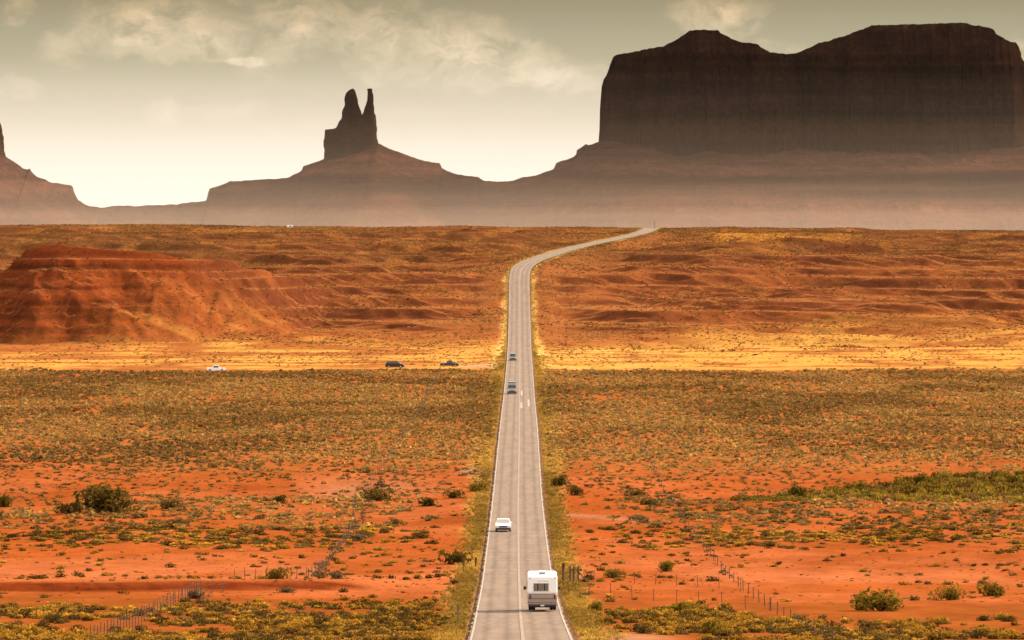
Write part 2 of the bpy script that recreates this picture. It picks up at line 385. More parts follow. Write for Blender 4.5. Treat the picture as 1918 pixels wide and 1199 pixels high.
def ground_color(X, Y, Z, slope):
    dx = np.abs(X - xroad(Y)); sx = X - xroad(Y)
    n1 = fbm(X / 14, Y / 30, 101, 4); n2 = fbm(X / 45, Y / 90, 107, 4); n3 = fbm(X / 5, Y / 9, 113, 3)
    sand = np.array([0.60, 0.144, 0.034]); salmon = np.array([0.74, 0.215, 0.080]); brown = np.array([0.44, 0.125, 0.027])
    scrub = np.array([0.58, 0.190, 0.055]); gold = np.array([1.05, 0.52, 0.12]); redrock = np.array([0.25, 0.072, 0.029]); olive = np.array([0.26, 0.100, 0.035])
    tan = np.array([0.60, 0.220, 0.070])
    c = np.zeros(X.shape + (3,)) + sand
    yw = Y + (n2 - 0.5) * 60 + (n1 - 0.5) * 25
    # pale bare flats
    fl = np.exp(-((yw - 575) / 45) ** 2) * ss(0.36, 0.58, n1 + 0.1)
    c = lerp3(c, salmon, np.clip(fl, 0, 1) * 0.95)
    c = lerp3(c, (0.46, 0.106, 0.025), ss(0.50, 0.34, n2) * 0.45 * (1 - ss(850, 950, Y)))
    c = lerp3(c, salmon, ss(0.52, 0.7, n1) * 0.45 * (1 - ss(850, 950, Y)))
    c = lerp3(c, brown, (1 - ss(485, 510, yw)) * 0.75)
    # cut bank faces are darker red earth
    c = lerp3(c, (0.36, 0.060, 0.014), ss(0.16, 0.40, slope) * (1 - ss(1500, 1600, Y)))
    # scrub flat
    sc = ss(835, 930, yw) * (1 - ss(1470, 1500, Y + (n1 - 0.5) * 30))
    c = lerp3(c, scrub, sc * (0.75 + 0.25 * ss(0.3, 0.6, n2)))
    c = lerp3(c, (0.66, 0.155, 0.04), sc * ss(0.60, 0.74, n1) * 0.8)
    # golden grass belt
    gb = ss(1462, 1500, Y + (n1 - 0.5) * 26) * (1 - ss(1640, 1800, Y + (n2 - 0.5) * 150 + 30 * np.sin(X / 37.0) - 70 * ss(0, 60, X)))
    streak = fbm(X / 60, Y / 9, 121, 3)
    c = lerp3(c, lerp3(np.zeros(X.shape + (3,)) + lerp3(np.zeros(X.shape + (3,)) + gold, (1.1, 0.62, 0.16), np.exp(-((X - 22) / 26) ** 2) * ss(0.4, 0.6, n1)), (0.60, 0.21, 0.060), ss(0.44, 0.60, 0.5 * streak + 0.5 * n1 - 0.02 + 0.10 * ss(10, -90, X))), gb * 0.97)
    # the far slope: red risers, tan grassy treads
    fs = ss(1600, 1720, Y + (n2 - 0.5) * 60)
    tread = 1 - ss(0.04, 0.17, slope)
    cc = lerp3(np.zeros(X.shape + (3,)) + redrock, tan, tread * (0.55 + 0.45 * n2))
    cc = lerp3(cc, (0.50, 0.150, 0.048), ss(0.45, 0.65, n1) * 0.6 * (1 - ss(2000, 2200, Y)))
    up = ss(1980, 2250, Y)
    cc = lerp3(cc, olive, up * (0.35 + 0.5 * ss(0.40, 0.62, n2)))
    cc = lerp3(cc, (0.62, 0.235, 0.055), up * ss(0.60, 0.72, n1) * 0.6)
    px = 959 + X * F / np.maximum(Y, 1000)
    hill = (1 - ss(270, 420, px + (n1 - 0.5) * 160)) * ss(1660, 1700, Y) * (1 - ss(1800, 1850, Y)) * ss(0.10, 0.22, slope)
    band = vn(0 * X, (Z + (n2 - 0.5) * 2.0) / 0.9, 131)
    cc = lerp3(cc, lerp3(np.zeros(X.shape + (3,)) + np.array([0.30, 0.060, 0.018]), (0.12, 0.025, 0.010), ss(0.42, 0.72, band)), hill * 0.9)
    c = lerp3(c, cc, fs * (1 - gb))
    # brighter orange patch of ground under the rim, right of the road
    rim_patch = np.exp(-((X - 112) / 26) ** 2) * np.exp(-((Y - 2440) / 55) ** 2)
    c = lerp3(c, (0.80, 0.33, 0.06), np.clip(rim_patch * 1.6, 0, 1) * ss(0.3, 0.5, n1))
    # verges of dry yellow grass, gravelly shoulder
    wv = 5.6 + 3.4 * n1 + 2.0 * ss(800, 950, Y) - 3.0 * ss(1600, 1800, Y)
    vg = ss(3.9, 4.5, dx) * (1 - ss(wv * 0.6, wv, dx))
    vcol = lerp3(np.zeros(X.shape + (3,)) + np.array([0.86, 0.46, 0.105]), (1.35, 0.86, 0.25), ss(1350, 1650, Y))
    c = c + (vcol - c) * (vg * (0.65 + 0.35 * n3) * np.where(Y < 2700, 1, 0))[..., None]
    shd = (1 - ss(3.9, 4.6, dx)) * np.where(Y < 2700, 1, 0)
    c = lerp3(c, (0.40, 0.21, 0.10), shd)
    # bare tracks and pull-outs
    def patch(mask, col, a=0.9):
        nonlocal c
        c = lerp3(c, col, np.clip(mask, 0, 1) * a)
    grey = (0.52, 0.27, 0.18)
    patch(ss(-9.5, -7.5, sx) * (1 - ss(-4.2, -3.9, sx)) * np.exp(-((Y - 868) / 9) ** 2) * 1.5, grey)
    patch(ss(3.5, 4.5, sx) * (1 - ss(15, 19, sx)) * np.exp(-((Y - 733 + (sx - 4) * 0.6) / 6) ** 2) * 1.4, (0.64, 0.25, 0.13))
    patch(ss(-18, -12, sx) * (1 - ss(-4.2, -3.9, sx)) * np.exp(-((Y - 1512) / 14) ** 2) * 1.4, (0.74, 0.45, 0.27))
    patch(ss(3.5, 4.0, sx) * (1 - ss(7, 12, sx)) * (1 - ss(392, 405, Y)), (0.68, 0.33, 0.19))
    patch(np.exp(-((X + 22) / 7) ** 2 - ((Y - 823) / 24) ** 2) * 1.2, (0.70, 0.27, 0.13))
    patch((1 - ss(1, 2.2, np.abs(X - (-19.5) + 1.2 * np.sin(Y / 60)))) * ss(560, 640, Y) * (1 - ss(820, 900, Y)), (0.5, 0.14, 0.04), 0.5)
    v = vn(X / 3.5, Y / 5, 141)
    c = c * (0.90 + 0.2 * v)[..., None]
    return np.clip(c, 0.005, 1.3)
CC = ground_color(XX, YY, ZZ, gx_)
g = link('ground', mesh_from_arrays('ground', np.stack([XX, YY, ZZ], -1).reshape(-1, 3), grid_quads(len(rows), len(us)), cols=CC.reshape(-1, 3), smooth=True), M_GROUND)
tag(g, 'red sand desert floor rising to a stepped slope under the buttes', 'desert', kind='structure')

# ------------------------------------------------------------------ road with its lines
ry = np.concatenate([np.arange(-100, 370, 5.0), np.arange(370, 2700, 2.0), np.arange(2700, 3000, 10.0)])
def ribbon(name, off, wid, lift, mat, parent=None, ys=ry, wob=0.0):
    xr = xroad(ys); zr = zroad(ys); dX = np.gradient(xr, ys)
    nx = 1 / np.sqrt(1 + dX ** 2); ny = -dX * nx
    offs = np.linspace(-wid / 2, wid / 2, 7 if wid > 1 else 2) + off
    wb = wob * (vn(ys / 1.7, ys * 0, 77) - 0.5)[:, None]
    P = np.stack([xr[:, None] + (offs[None] + wb) * nx[:, None], ys[:, None] + (offs[None] + wb) * ny[:, None], np.repeat(zr[:, None] + lift, len(offs), 1)], -1)
    me = mesh_from_arrays(name, P.reshape(-1, 3), grid_quads(len(ys), len(offs)))
    uvl = me.uv_layers.new(name='UVMap'); idx = np.zeros(len(me.loops), np.int32); me.loops.foreach_get('vertex_index', idx)
    uv = np.stack([np.repeat(offs[None], len(ys), 0), np.repeat(ys[:, None], len(offs), 1)], -1).reshape(-1, 2)[idx]
    uvl.data.foreach_set('uv', uv.astype(np.float32).ravel())
    return link(name, me, mat, parent)
road = ribbon('road', 0, 7.05, 0.0, M_ROAD, wob=0.25)
tag(road, 'straight two lane asphalt road with white edge lines climbing to the rim', 'road', kind='structure')
for s in (-1, 1): ribbon('edge_line', s * 3.36, 0.14, 0.03, M_LINE, road)
cl_ = ribbon('centre_line', 0.12, 0.24, 0.028, M_WORN, road)
for (px, y0, y1) in ((976.5, 767, 755), (990, 763, 749), (977, 742, 733)):
    a, b = dist_at_row(y0), dist_at_row(y1); ys = np.linspace(a, b, 6)
    ribbon('painted_dash', X_of(px, (a + b) / 2) - float(xroad((a + b) / 2)), 0.42, 0.034, M_LINE, road, ys)

# ------------------------------------------------------------------ far hills, buttes and mesa
YR = 8100.0; FLOOR = ZC - 28
SIL = [(-500, 330), (-150, 300), (0, 288), (12, 294), (25, 302), (40, 313), (43, 316), (53, 318), (56, 315), (58, 320), (66, 328), (70, 332), (85, 336), (92, 341), (110, 344), (134, 347),
       (137, 351), (139, 360), (146, 374), (155, 381), (168, 386), (190, 389), (208, 386), (242, 385), (250, 387), (275, 385), (330, 383),
       (348, 380), (370, 378), (386, 377), (389, 366), (392, 354), (420, 344), (430, 340), (500, 336), (540, 333), (565, 320), (568, 311), (598, 302), (606, 298), (650, 285), (700, 270), (709, 268), (730, 279), (780, 297),
       (800, 303), (824, 306), (828, 315), (850, 325), (868, 329), (895, 331), (906, 338), (930, 341), (955, 340), (975, 333), (1000, 329), (1036, 318), (1040, 312), (1041, 306), (1074, 294), (1080, 288), (1080, 281), (1098, 270), (1102, 272),
       (1122, 266), (1200, 262), (1280, 268), (1330, 258), (1400, 268), (1480, 260), (1560, 268), (1650, 262), (1750, 270), (1850, 262), (1950, 268), (2000, 300), (2100, 330), (2500, 380)]
sx_ = np.array([p[0] for p in SIL], float); sy_ = np.array([p[1] for p in SIL], float)
hpx = np.concatenate([np.arange(-500, -60, 8.0), np.arange(-60, 1990, 1.6), np.arange(1990, 2500, 8.0)])
ht = np.concatenate([np.linspace(-1, -0.12, 40), np.linspace(-0.11, 0, 14), np.linspace(0.02, 1, 170)])     # behind .. ridge .. in front
PX = np.repeat(hpx[None], len(ht), 0); TT = np.repeat(ht[:, None], len(hpx), 1)
HX = (PX - 959) * YR / F
Hs = Z_of(np.interp(PX, sx_, sy_) + 2.2 * (fbm(PX / 9, 0 * PX, 201, 3) - 0.5), YR)
# broad height of the mountain mass governs how far its apron reaches
big = _sm(np.interp(hpx, sx_, sy_), 22); LEN = np.clip((410 - big) * 7.0, 260, 1050)[None]
t = np.clip(TT, 0, 1)
g0 = (1 - t) ** 1.75
gul = (ridged(HX / 85, TT * 2.2 + HX / 400, 211, 5) - 0.6)
hz_front = FLOOR + (Hs - FLOOR) * g0 + gul * 11 * np.sin(math.pi * t) ** 0.8 * ((Hs - FLOOR) / 110)
wob = (fbm(HX / 220, TT * 3, 221, 3) - 0.5) * 14
zt = terrace(hz_front + wob, 21.0, 0.9) - wob
hz_front = hz_front + (zt - hz_front) * 0.42 * ss(0.04, 0.14, t)
hz_back = FLOOR + (Hs - FLOOR) * (1 - np.clip(-TT, 0, 1)) ** 1.6
HZ = np.where(TT >= 0, hz_front, hz_back)
HY_ = YR - np.where(TT >= 0, TT * LEN, TT * LEN * 0.9)
HY_ = HY_ + 25 * (fbm(HX / 60, TT * 4, 231, 3) - 0.5) * np.sin(math.pi * t)
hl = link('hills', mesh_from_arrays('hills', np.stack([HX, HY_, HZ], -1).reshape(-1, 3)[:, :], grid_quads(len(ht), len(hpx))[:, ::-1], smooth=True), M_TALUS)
tag(hl, 'hazy stepped talus slopes along the foot of the buttes', 'hills', kind='structure')

def loft(slabs, cy, depth, name, nseg=160, amp=7.0, seed=0, expn=3.2, mat=None):
    """slabs: list of tiers; a tier is a list of (photo row, left column, right column) from bottom to top."""
    V = []; Q = []; Tn = []
    for ti, tier in enumerate(slabs):
        r0 = np.array([p[0] for p in tier], float); l0 = np.array([p[1] for p in tier], float); q0 = np.array([p[2] for p in tier], float)
        n = max(6, int(abs(r0[0] - r0[-1]) / 1.6) + 2)
        rr = np.linspace(r0[0], r0[-1], n)
        L = np.interp(-rr, -r0, l0); R = np.interp(-rr, -r0, q0)
        amax = (q0 - l0).max() / 2
        base = sum(len(v) for v in V)
        th = np.linspace(0, 2 * math.pi, nseg, endpoint=False)
        c, s = np.cos(th), np.sin(th)
        for k in range(n):
            a = (R[k] - L[k]) / 2 * YR / F; cx = ((R[k] + L[k]) / 2 - 959) * YR / F; z = Z_of(rr[k], YR)
            b = depth * max(0.12, a / (amax * YR / F)) ** (0.7 if ti == 0 else 0.22) if depth else 0.8 * a + 6
            ex = 2 / expn
            x = np.sign(c) * np.abs(c) ** ex * a; y = np.sign(s) * np.abs(s) ** ex * b
            arc = x / 34.0 + np.sign(s) * 50
            dis = amp * ((fbm(arc, 0 * arc + z / 260, 300 + seed, 4) - 0.5) * 2 + (ridged(arc * 1.7, 0 * arc + z / 340, 310 + seed, 3) - 0.6) * 1.3) * (1 - np.abs(c) ** 6) * min(1, a / 60 + 0.25)
            led = 0.35 * amp * (vn(arc * 0.3, 0 * arc + z / 9.0, 320 + seed) - 0.5) * (1 - np.abs(c) ** 6) * min(1, a / 60 + 0.25)
            edge = 2.6 * (vn(np.array([z / 6.0]), np.array([ti * 7.0]), 330 + seed)[0] - 0.5) * np.sign(c) * np.abs(c) ** 6 * YR / F
            yy = y + np.sign(s) * np.abs(s) ** 0.5 * (dis + led)
            V.append(np.stack([cx + x + edge, cy + yy, np.full(nseg, z) + (2.2 * (fbm(x / 16, 0 * x + ti, 340 + seed, 3) - 0.5) if k == n - 1 else 0)], -1))
            if k:
                i = np.arange(nseg); j = (i + 1) % nseg; A = base + (k - 1) * nseg; B = base + k * nseg
                Q.append(np.stack([A + i, A + j, B + j, B + i], -1))
        V.append(np.array([[((R[-1] + L[-1]) / 2 - 959) * YR / F, cy, Z_of(rr[-1], YR) + 0.5]]))
        i = np.arange(nseg); B = base + (n - 1) * nseg
        Tn.append(np.stack([B + i, B + (i + 1) % nseg, np.full(nseg, base + n * nseg)], -1))
    me = mesh_from_arrays(name, np.concatenate(V), np.concatenate(Q), np.concatenate(Tn))
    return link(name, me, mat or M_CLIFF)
def mesa_sheet():
    ly = np.array([100, 103, 108, 118, 125, 138, 145, 160, 200, 240, 266, 310.]); lx = np.array([1152, 1151, 1149, 1145, 1143, 1138, 1133, 1129, 1126, 1125, 1123, 1116.])
    rx = np.array([1924, 1924, 1926, 1934, 1938, 1942, 1944, 1947, 1950, 1954, 1958, 1970.])
    OUT = [(1151, 103), (1156, 100), (1185, 97), (1196, 95.5), (1210, 92), (1240, 88), (1252, 82), (1262, 77), (1272, 71), (1284, 63), (1289, 59), (1294, 57.5), (1318, 57), (1344, 58.5), (1347, 64), (1356, 67), (1366, 73), (1386, 80.5),
           (1412, 83), (1418, 86), (1422, 91), (1432, 95), (1440, 99.5), (1456, 101.5), (1478, 102.5), (1490, 100.5), (1508, 92), (1524, 86), (1532, 81), (1548, 78), (1566, 71), (1580, 69), (1598, 60.5), (1613, 56), (1624, 52), (1631, 47.5),
           (1670, 47), (1720, 45), (1770, 43.5), (1790, 42), (1814, 41.5), (1822, 46), (1837, 48), (1852, 51), (1862, 55), (1866, 64), (1880, 71), (1893, 77), (1907, 79), (1914, 85), (1917, 92), (1924, 100)]
    ox = np.array([p[0] for p in OUT], float); oy = np.array([p[1] for p in OUT], float)
    S = np.linspace(0, 1, 820); n = 110
    ptop = 1151 + S * (1924 - 1151); yt = np.interp(ptop, ox, oy) + 2.4 * (fbm(ptop / 5.0, 0 * ptop, 801, 3) - 0.5) * ss(0, 0.01, S)
    kk = np.linspace(0, 1, n)[:, None]; ys = 305 + (yt[None] - 305) * kk
    xl = np.interp(ys, ly, lx); xr_ = np.interp(ys, ly, rx); xm = (xl + S[None] * (xr_ - xl) - 959) * YR / F; z = Z_of(ys, YR)
    e = np.abs(2 * S - 1)[None]; b = 190 * np.sqrt(np.maximum(0, 1 - e ** 6)); ef = 1 - e ** 10
    dis = 60 * (fbm(xm / 190, z / 1500, 811, 3) - 0.5) + 34 * (0.62 - ridged(xm / 46, z / 700, 821, 3)) + 20 * (fbm(xm / 13, z / 260, 831, 4) - 0.5) + 2.5 * (vn(xm / 60, z / 9.0, 841) - 0.5)
    lev = (ys + 5 * (fbm(xm / 120, 0 * xm, 851, 3) - 0.5))
    dis = dis + 7 * ss(123, 117, lev) + 2.5 * ss(205, 201, lev) + 3 * ss(238, 235, lev) + 0.10 * (305 - ys) + 0.55 * np.maximum(0, 104 - ys)
    Yf = YR + 110 - b + dis * ef
    rows_ = [np.stack([xm, Yf, z], -1)]
    for t_ in (0.1, 0.3, 0.6, 0.9):
        rows_.append(np.stack([xm[-1:], Yf[-1:] + (YR + 110 + b * 0.8 - Yf[-1:]) * t_, z[-1:] - 3 * t_], -1))
    for t_ in (0.0, 0.25, 0.5, 1.0):
        zz = z[-1:] - 4 + (z[:1] - z[-1:]) * t_; rows_.append(np.stack([xm[-1:] + (xm[:1] - xm[-1:]) * t_, YR + 110 + b + 10 * t_, zz], -1))
    P_ = np.concatenate(rows_)
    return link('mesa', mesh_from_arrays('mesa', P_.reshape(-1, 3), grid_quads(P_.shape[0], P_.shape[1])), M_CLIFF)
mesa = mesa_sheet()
tag(mesa, 'massive dark flat topped sandstone mesa with two humps filling the right', 'mesa', kind='structure')
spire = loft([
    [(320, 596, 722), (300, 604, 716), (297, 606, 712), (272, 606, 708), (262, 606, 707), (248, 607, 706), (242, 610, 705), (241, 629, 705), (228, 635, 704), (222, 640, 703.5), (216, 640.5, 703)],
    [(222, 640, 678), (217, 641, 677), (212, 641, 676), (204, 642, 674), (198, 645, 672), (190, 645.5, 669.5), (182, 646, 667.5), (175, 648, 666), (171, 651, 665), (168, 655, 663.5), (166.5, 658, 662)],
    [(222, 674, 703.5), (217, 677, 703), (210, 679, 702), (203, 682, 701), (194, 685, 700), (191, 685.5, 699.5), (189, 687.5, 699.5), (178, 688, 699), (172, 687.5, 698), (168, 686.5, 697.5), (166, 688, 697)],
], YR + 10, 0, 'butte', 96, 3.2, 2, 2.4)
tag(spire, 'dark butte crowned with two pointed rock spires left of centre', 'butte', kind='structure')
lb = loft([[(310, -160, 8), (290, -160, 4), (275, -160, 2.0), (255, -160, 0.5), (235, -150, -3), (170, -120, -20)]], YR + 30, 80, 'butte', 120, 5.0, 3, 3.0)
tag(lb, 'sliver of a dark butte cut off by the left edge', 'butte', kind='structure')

# ------------------------------------------------------------------ shrubs
def clump(n, leaf, flat=0.6, top=None, dark=(0.085, 0.062, 0.018), lite=(0.20, 0.14, 0.035), seed=0, lobes=6, up=0.0):
    """n small quads spread through a lumpy half ball of unit radius; returns verts (n*4,3) and colours."""
    r = np.random.default_rng(seed)
    lc = np.stack([r.normal(0, 0.36, lobes), r.normal(0, 0.36, lobes), r.uniform(0.25, 0.6, lobes) * 1.0], -1)
    lr = r.uniform(0.34, 0.55, lobes); k = r.integers(0, lobes, n)
    d = r.normal(size=(n, 3)); d /= np.linalg.norm(d, axis=1)[:, None]
    p = lc[k] + d * (lr[k] * r.uniform(0.55, 1.05, n) ** 0.5)[:, None]
    p[:, 2] = np.abs(p[:, 2]) * flat
    a = r.normal(size=(n, 3)); a[:, 2] += up * 3; a /= np.linalg.norm(a, axis=1)[:, None]
    b = np.cross(a, r.normal(size=(n, 3))); b /= np.linalg.norm(b, axis=1)[:, None]
    sz = leaf * r.uniform(0.6, 1.4, n)[:, None]
    a = a * sz * (1 + up); b = b * sz * (0.75 - 0.45 * up)
    V = np.stack([p - a - b, p + a - b * 0.6, p + a * 0.8 + b, p - a * 0.7 + b * 0.8], 1)
    V[:, :, 2] = np.maximum(V[:, :, 2], -0.02)
    c = np.asarray(dark) + (np.asarray(lite) - np.asarray(dark)) * r.uniform(0, 1, n)[:, None]
    if top is not None:
        isf = (p[:, 2] > np.quantile(p[:, 2], 0.48)) & (r.uniform(size=n) < 0.75)
        c[isf] = np.asarray(top) * r.uniform(0.7, 1.15, isf.sum())[:, None]
    V = V.reshape(-1, 3); c = np.repeat(c, 4, 0)
    if n > 60:
        tips = np.concatenate([lc * np.array([1, 1, flat * 0.8]), p[r.integers(0, n, 60)] * 0.97]); wd_ = 0.02
        side_v = np.stack([-tips[:, 1], tips[:, 0], 0 * tips[:, 0]], -1); side_v /= np.linalg.norm(side_v, axis=1)[:, None] + 1e-6
        st = np.stack([0 * tips - side_v * wd_, 0 * tips + side_v * wd_, tips + side_v * wd_ * 0.5, tips - side_v * wd_ * 0.5], 1).reshape(-1, 3)
        V = np.concatenate([V, st]); c = np.concatenate([c, np.tile(np.array([[0.12, 0.07, 0.03]]), (len(st), 1))])
    return V, c
def merge(vars_, idx, P, S, SZ, rot, tint):
    """one mesh array out of many placed clumps"""
    VV = []; CCs = []
    for vi, (V, C) in enumerate(vars_):
        m = np.nonzero(idx == vi)[0]
        if not len(m): continue
        ca, sa = np.cos(rot[m])[:, None], np.sin(rot[m])[:, None]
        x = (V[None, :, 0] * ca - V[None, :, 1] * sa) * S[m][:, None] + P[m, 0][:, None]
        y = (V[None, :, 0] * sa + V[None, :, 1] * ca) * S[m][:, None] + P[m, 1][:, None]
        z = V[None, :, 2] * SZ[m][:, None] + P[m, 2][:, None]
        VV.append(np.stack([x, y, z], -1).reshape(-1, 3))
        CCs.append((C[None] * tint[m][:, None, :]).reshape(-1, 3))
    return np.concatenate(VV), np.concatenate(CCs)
def stuff(name, vars_, P, S, SZ, label, cat):
    n = len(P)
    pt = 0.72 + 0.56 * ss(0.34, 0.66, fbm(P[:, 0] / 26, P[:, 1] / 60, 881, 3))
    V, C = merge(vars_, rng.integers(0, len(vars_), n), P, S, SZ, rng.uniform(0, 6.28, n), (pt * rng.uniform(0.7, 1.3, n))[:, None] * np.stack([rng.uniform(0.9, 1.1, n), np.ones(n), rng.uniform(0.8, 1.2, n)], -1))
    o = link(name, mesh_from_arrays(name, V, np.arange(len(V)).reshape(-1, 4), cols=C), M_FOL)
    return tag(o, label, cat, kind='stuff')
SAGE = dict(dark=(0.15, 0.086, 0.022), lite=(0.50, 0.28, 0.075)); YEL = (1.1, 0.56, 0.07)

def scatter(n, y0, y1, dens, umax=0.108):
    Y = np.sqrt(rng.uniform(y0 ** 2, y1 ** 2, n)); X = rng.uniform(-umax, umax, n) * Y
    area = umax * (y1 ** 2 - y0 ** 2)
    keep = rng.uniform(size=n) < np.clip(dens(X, Y) * area / n, 0, 1)
    keep &= np.abs(X - xroad(Y)) > 4.9
    return X[keep], Y[keep]
def side(X, Y): return np.abs(X - xroad(Y))
# fields of shrubs: X, Y, radius, height, kind (0 sagebrush, 1 rabbitbrush)
near = []
def field(n, y0, y1, dens, r0, r1, flat, pyel):
    X, Y = scatter(n, y0, y1, dens); k = len(X)
    R = r0 + (r1 - r0) * rng.beta(1.6, 3.2, k); kind = (rng.uniform(size=k) < (pyel(X, Y) if callable(pyel) else pyel)).astype(int)
    near.append(np.stack([X, Y, R, R * flat * rng.uniform(0.8, 1.3, k), kind], -1))
field(9000, 376, 500, lambda X, Y: 0.75 * ss(0.30, 0.54, fbm(X / 8, Y / 14, 401, 3)) * (1 - ss(455, 492, Y + 30 * (fbm(X / 20, Y / 30, 402, 2) - 0.5) + 46 * ss(15, 24, X))) * ss(5, 9, side(X, Y)) * (1 - (X > 3) * (1 - ss(12, 16, X)) * (1 - ss(396, 404, Y))), 0.32, 1.0, 0.85, lambda X, Y: 0.22 + 0.62 * ss(0.33, 0.58, fbm(X / 12, Y / 22, 403, 2)))
field(9000, 488, 880, lambda X, Y: 0.13 * (0.3 + 0.7 * ss(0.34, 0.6, fbm(X / 7, Y / 16, 431, 3))), 0.10, 0.30, 0.7, 0.3)
field(3000, 490, 645, lambda X, Y: 0.030 * ss(0.36, 0.6, fbm(X / 10, Y / 24, 405, 3)) + 0.035 * np.exp(-((side(X, Y) - 8) / 3.5) ** 2), 0.30, 0.85, 0.75, 0.35)
field(9000, 625, 800, lambda X, Y: 0.24 * (0.35 + 0.65 * ss(0.34, 0.60, fbm(X / 9, Y / 26, 407, 3))) * ss(625, 665, Y + 30 * (fbm(X / 16, Y / 40, 408, 2) - 0.5)) * ss(5, 24, side(X, Y)), 0.40, 1.30, 0.55, 0.20)
field(5000, 795, 890, lambda X, Y: 0.17 * (0.3 + 0.7 * ss(0.32, 0.60, fbm(X / 10, Y / 26, 409, 3))), 0.30, 0.95, 0.55, 0.2)
N = np.concatenate(near); NZ = height(N[:, 0], N[:, 1]) - 0.04
vis = np.abs(N[:, 0] / N[:, 1]) < 0.0895
size = N[:, 2] / N[:, 1]
taken = np.zeros(len(N), bool)
sage_v = [clump(420, 0.075, 0.85, None, seed=500 + i, **SAGE) for i in range(5)]
yel_v = [clump(420, 0.075, 0.90, YEL, seed=520 + i, dark=(0.26, 0.145, 0.026), lite=(0.72, 0.38, 0.06)) for i in range(5)]
sage_me = [mesh_from_arrays('sagebrush', V, np.arange(len(V)).reshape(-1, 4), cols=C) for V, C in sage_v]
yel_me = [mesh_from_arrays('rabbitbrush', V, np.arange(len(V)).reshape(-1, 4), cols=C) for V, C in yel_v]
for m in sage_me + yel_me: m.materials.append(M_FOL)
def where(x, y):
    side_ = 'left' if x < xroad(y) else 'right'
    if y < 500: return 'in the dense brush nearest the viewer, %s of the road' % side_
    if y < 645: return 'on the pale bare sand %s of the road' % side_
    if y < 795: return 'dotted over the red sand %s of the road' % side_
    return 'along the red wash %s of the road' % side_
for kind, (nm, mes, lab, limit) in enumerate((('sagebrush', sage_me, 'low dark olive sagebrush', 290), ('rabbitbrush', yel_me, 'yellow topped rabbitbrush', 290))):
    c = np.nonzero(vis & (N[:, 4] == kind))[0]; c = c[np.argsort(-size[c])][:limit]
    taken[c] = True
    for i in c:
        o = bpy.data.objects.new(nm, mes[random.randrange(5)]); COL.objects.link(o)
        o.location = (N[i, 0], N[i, 1], NZ[i]); o.scale = (N[i, 2], N[i, 2], N[i, 3]); o.rotation_euler = (0, 0, random.uniform(0, 6.28))
        ph = where(N[i, 0], N[i, 1]); tag(o, lab + ' ' + ph, 'shrub', lab + ' ' + ph)
rest = N[~taken]; rz = NZ[~taken]
# the scrub flat and the far slope
def dens_mid(X, Y):
    a = 0.46 * (0.55 + 0.45 * ss(0.34, 0.58, fbm(X / 11, Y / 32, 411, 3))) * ss(850, 935, Y + 40 * (fbm(X / 20, Y / 50, 412, 2) - 0.5)) * (1 - ss(1462, 1490, Y + 30 * (fbm(X / 14, Y / 30, 413, 2) - 0.5)))
    bare = np.exp(-((X - 21) / 9) ** 2 - ((Y - 1260) / 45) ** 2) * 0.8
    return a * (1 - bare)
mx, my = scatter(90000, 850, 1500, dens_mid)
mr = 0.30 + 0.66 * rng.beta(1.6, 3.0, len(mx)); mh = mr * rng.uniform(0.55, 0.95, len(mx))
low_s = [clump(16, 0.30, 0.8, None, seed=560 + i, dark=(0.30, 0.170, 0.055), lite=(0.84, 0.48, 0.16)) for i in range(6)]
low_y = [clump(16, 0.30, 0.8, (0.82, 0.46, 0.13), seed=570 + i, dark=(0.30, 0.155, 0.038), lite=(0.80, 0.42, 0.11)) for i in range(5)]
nr_ = rest[:, 1] < 700
mid_v = [clump(110, 0.13, 0.85, None, seed=540 + i, **SAGE) for i in range(4)] + [clump(110, 0.13, 0.9, YEL, seed=545 + i, dark=(0.26, 0.145, 0.026), lite=(0.72, 0.38, 0.06)) for i in range(3)]
a_ = rest[nr_]; stuff('undergrowth', mid_v, np.stack([a_[:, 0], a_[:, 1], rz[nr_]], -1), a_[:, 2], a_[:, 3], 'smaller olive and yellow brush filling the gaps in the foreground', 'brush')
rz = rz[~nr_]; rest = rest[~nr_]
P = np.concatenate([np.stack([mx, my, height(mx, my) - 0.03], -1), np.stack([rest[:, 0], rest[:, 1], rz], -1)])
S = np.concatenate([mr, rest[:, 2]]); SZ = np.concatenate([mh, rest[:, 3]])
stuff('scrub', low_s + low_y, P, S, SZ, 'thousands of olive and straw coloured shrubs covering the valley flat', 'scrub')
def dens_far(X, Y):
    a = 0.24 * (0.30 + 0.70 * ss(0.36, 0.6, fbm(X / 16, Y / 45, 421, 3))) * ss(1490, 1560, Y) 
    return a * (0.30 + 0.9 * ss(1640, 1760, Y)) * (1 + 0.6 * ss(2100, 2300, Y))
fx, fy = scatter(260000, 1490, 2640, dens_far)
fr = 0.26 + 0.5 * rng.beta(1.5, 3.4, len(fx))
far_v = [clump(7, 0.36, 0.7, None, seed=580 + i, dark=((0.16, 0.085, 0.030), (0.26, 0.125, 0.042), (0.36, 0.16, 0.055))[i % 3], lite=((0.36, 0.18, 0.06), (0.52, 0.26, 0.085), (0.86, 0.43, 0.13))[i % 3]) for i in range(6)]
stuff('brush', far_v, np.stack([fx, fy, height(fx, fy) - 0.05], -1), fr, fr * rng.uniform(0.6, 1.0, len(fx)), 'scattered dark brush speckling the stepped red slope below the rim', 'brush')
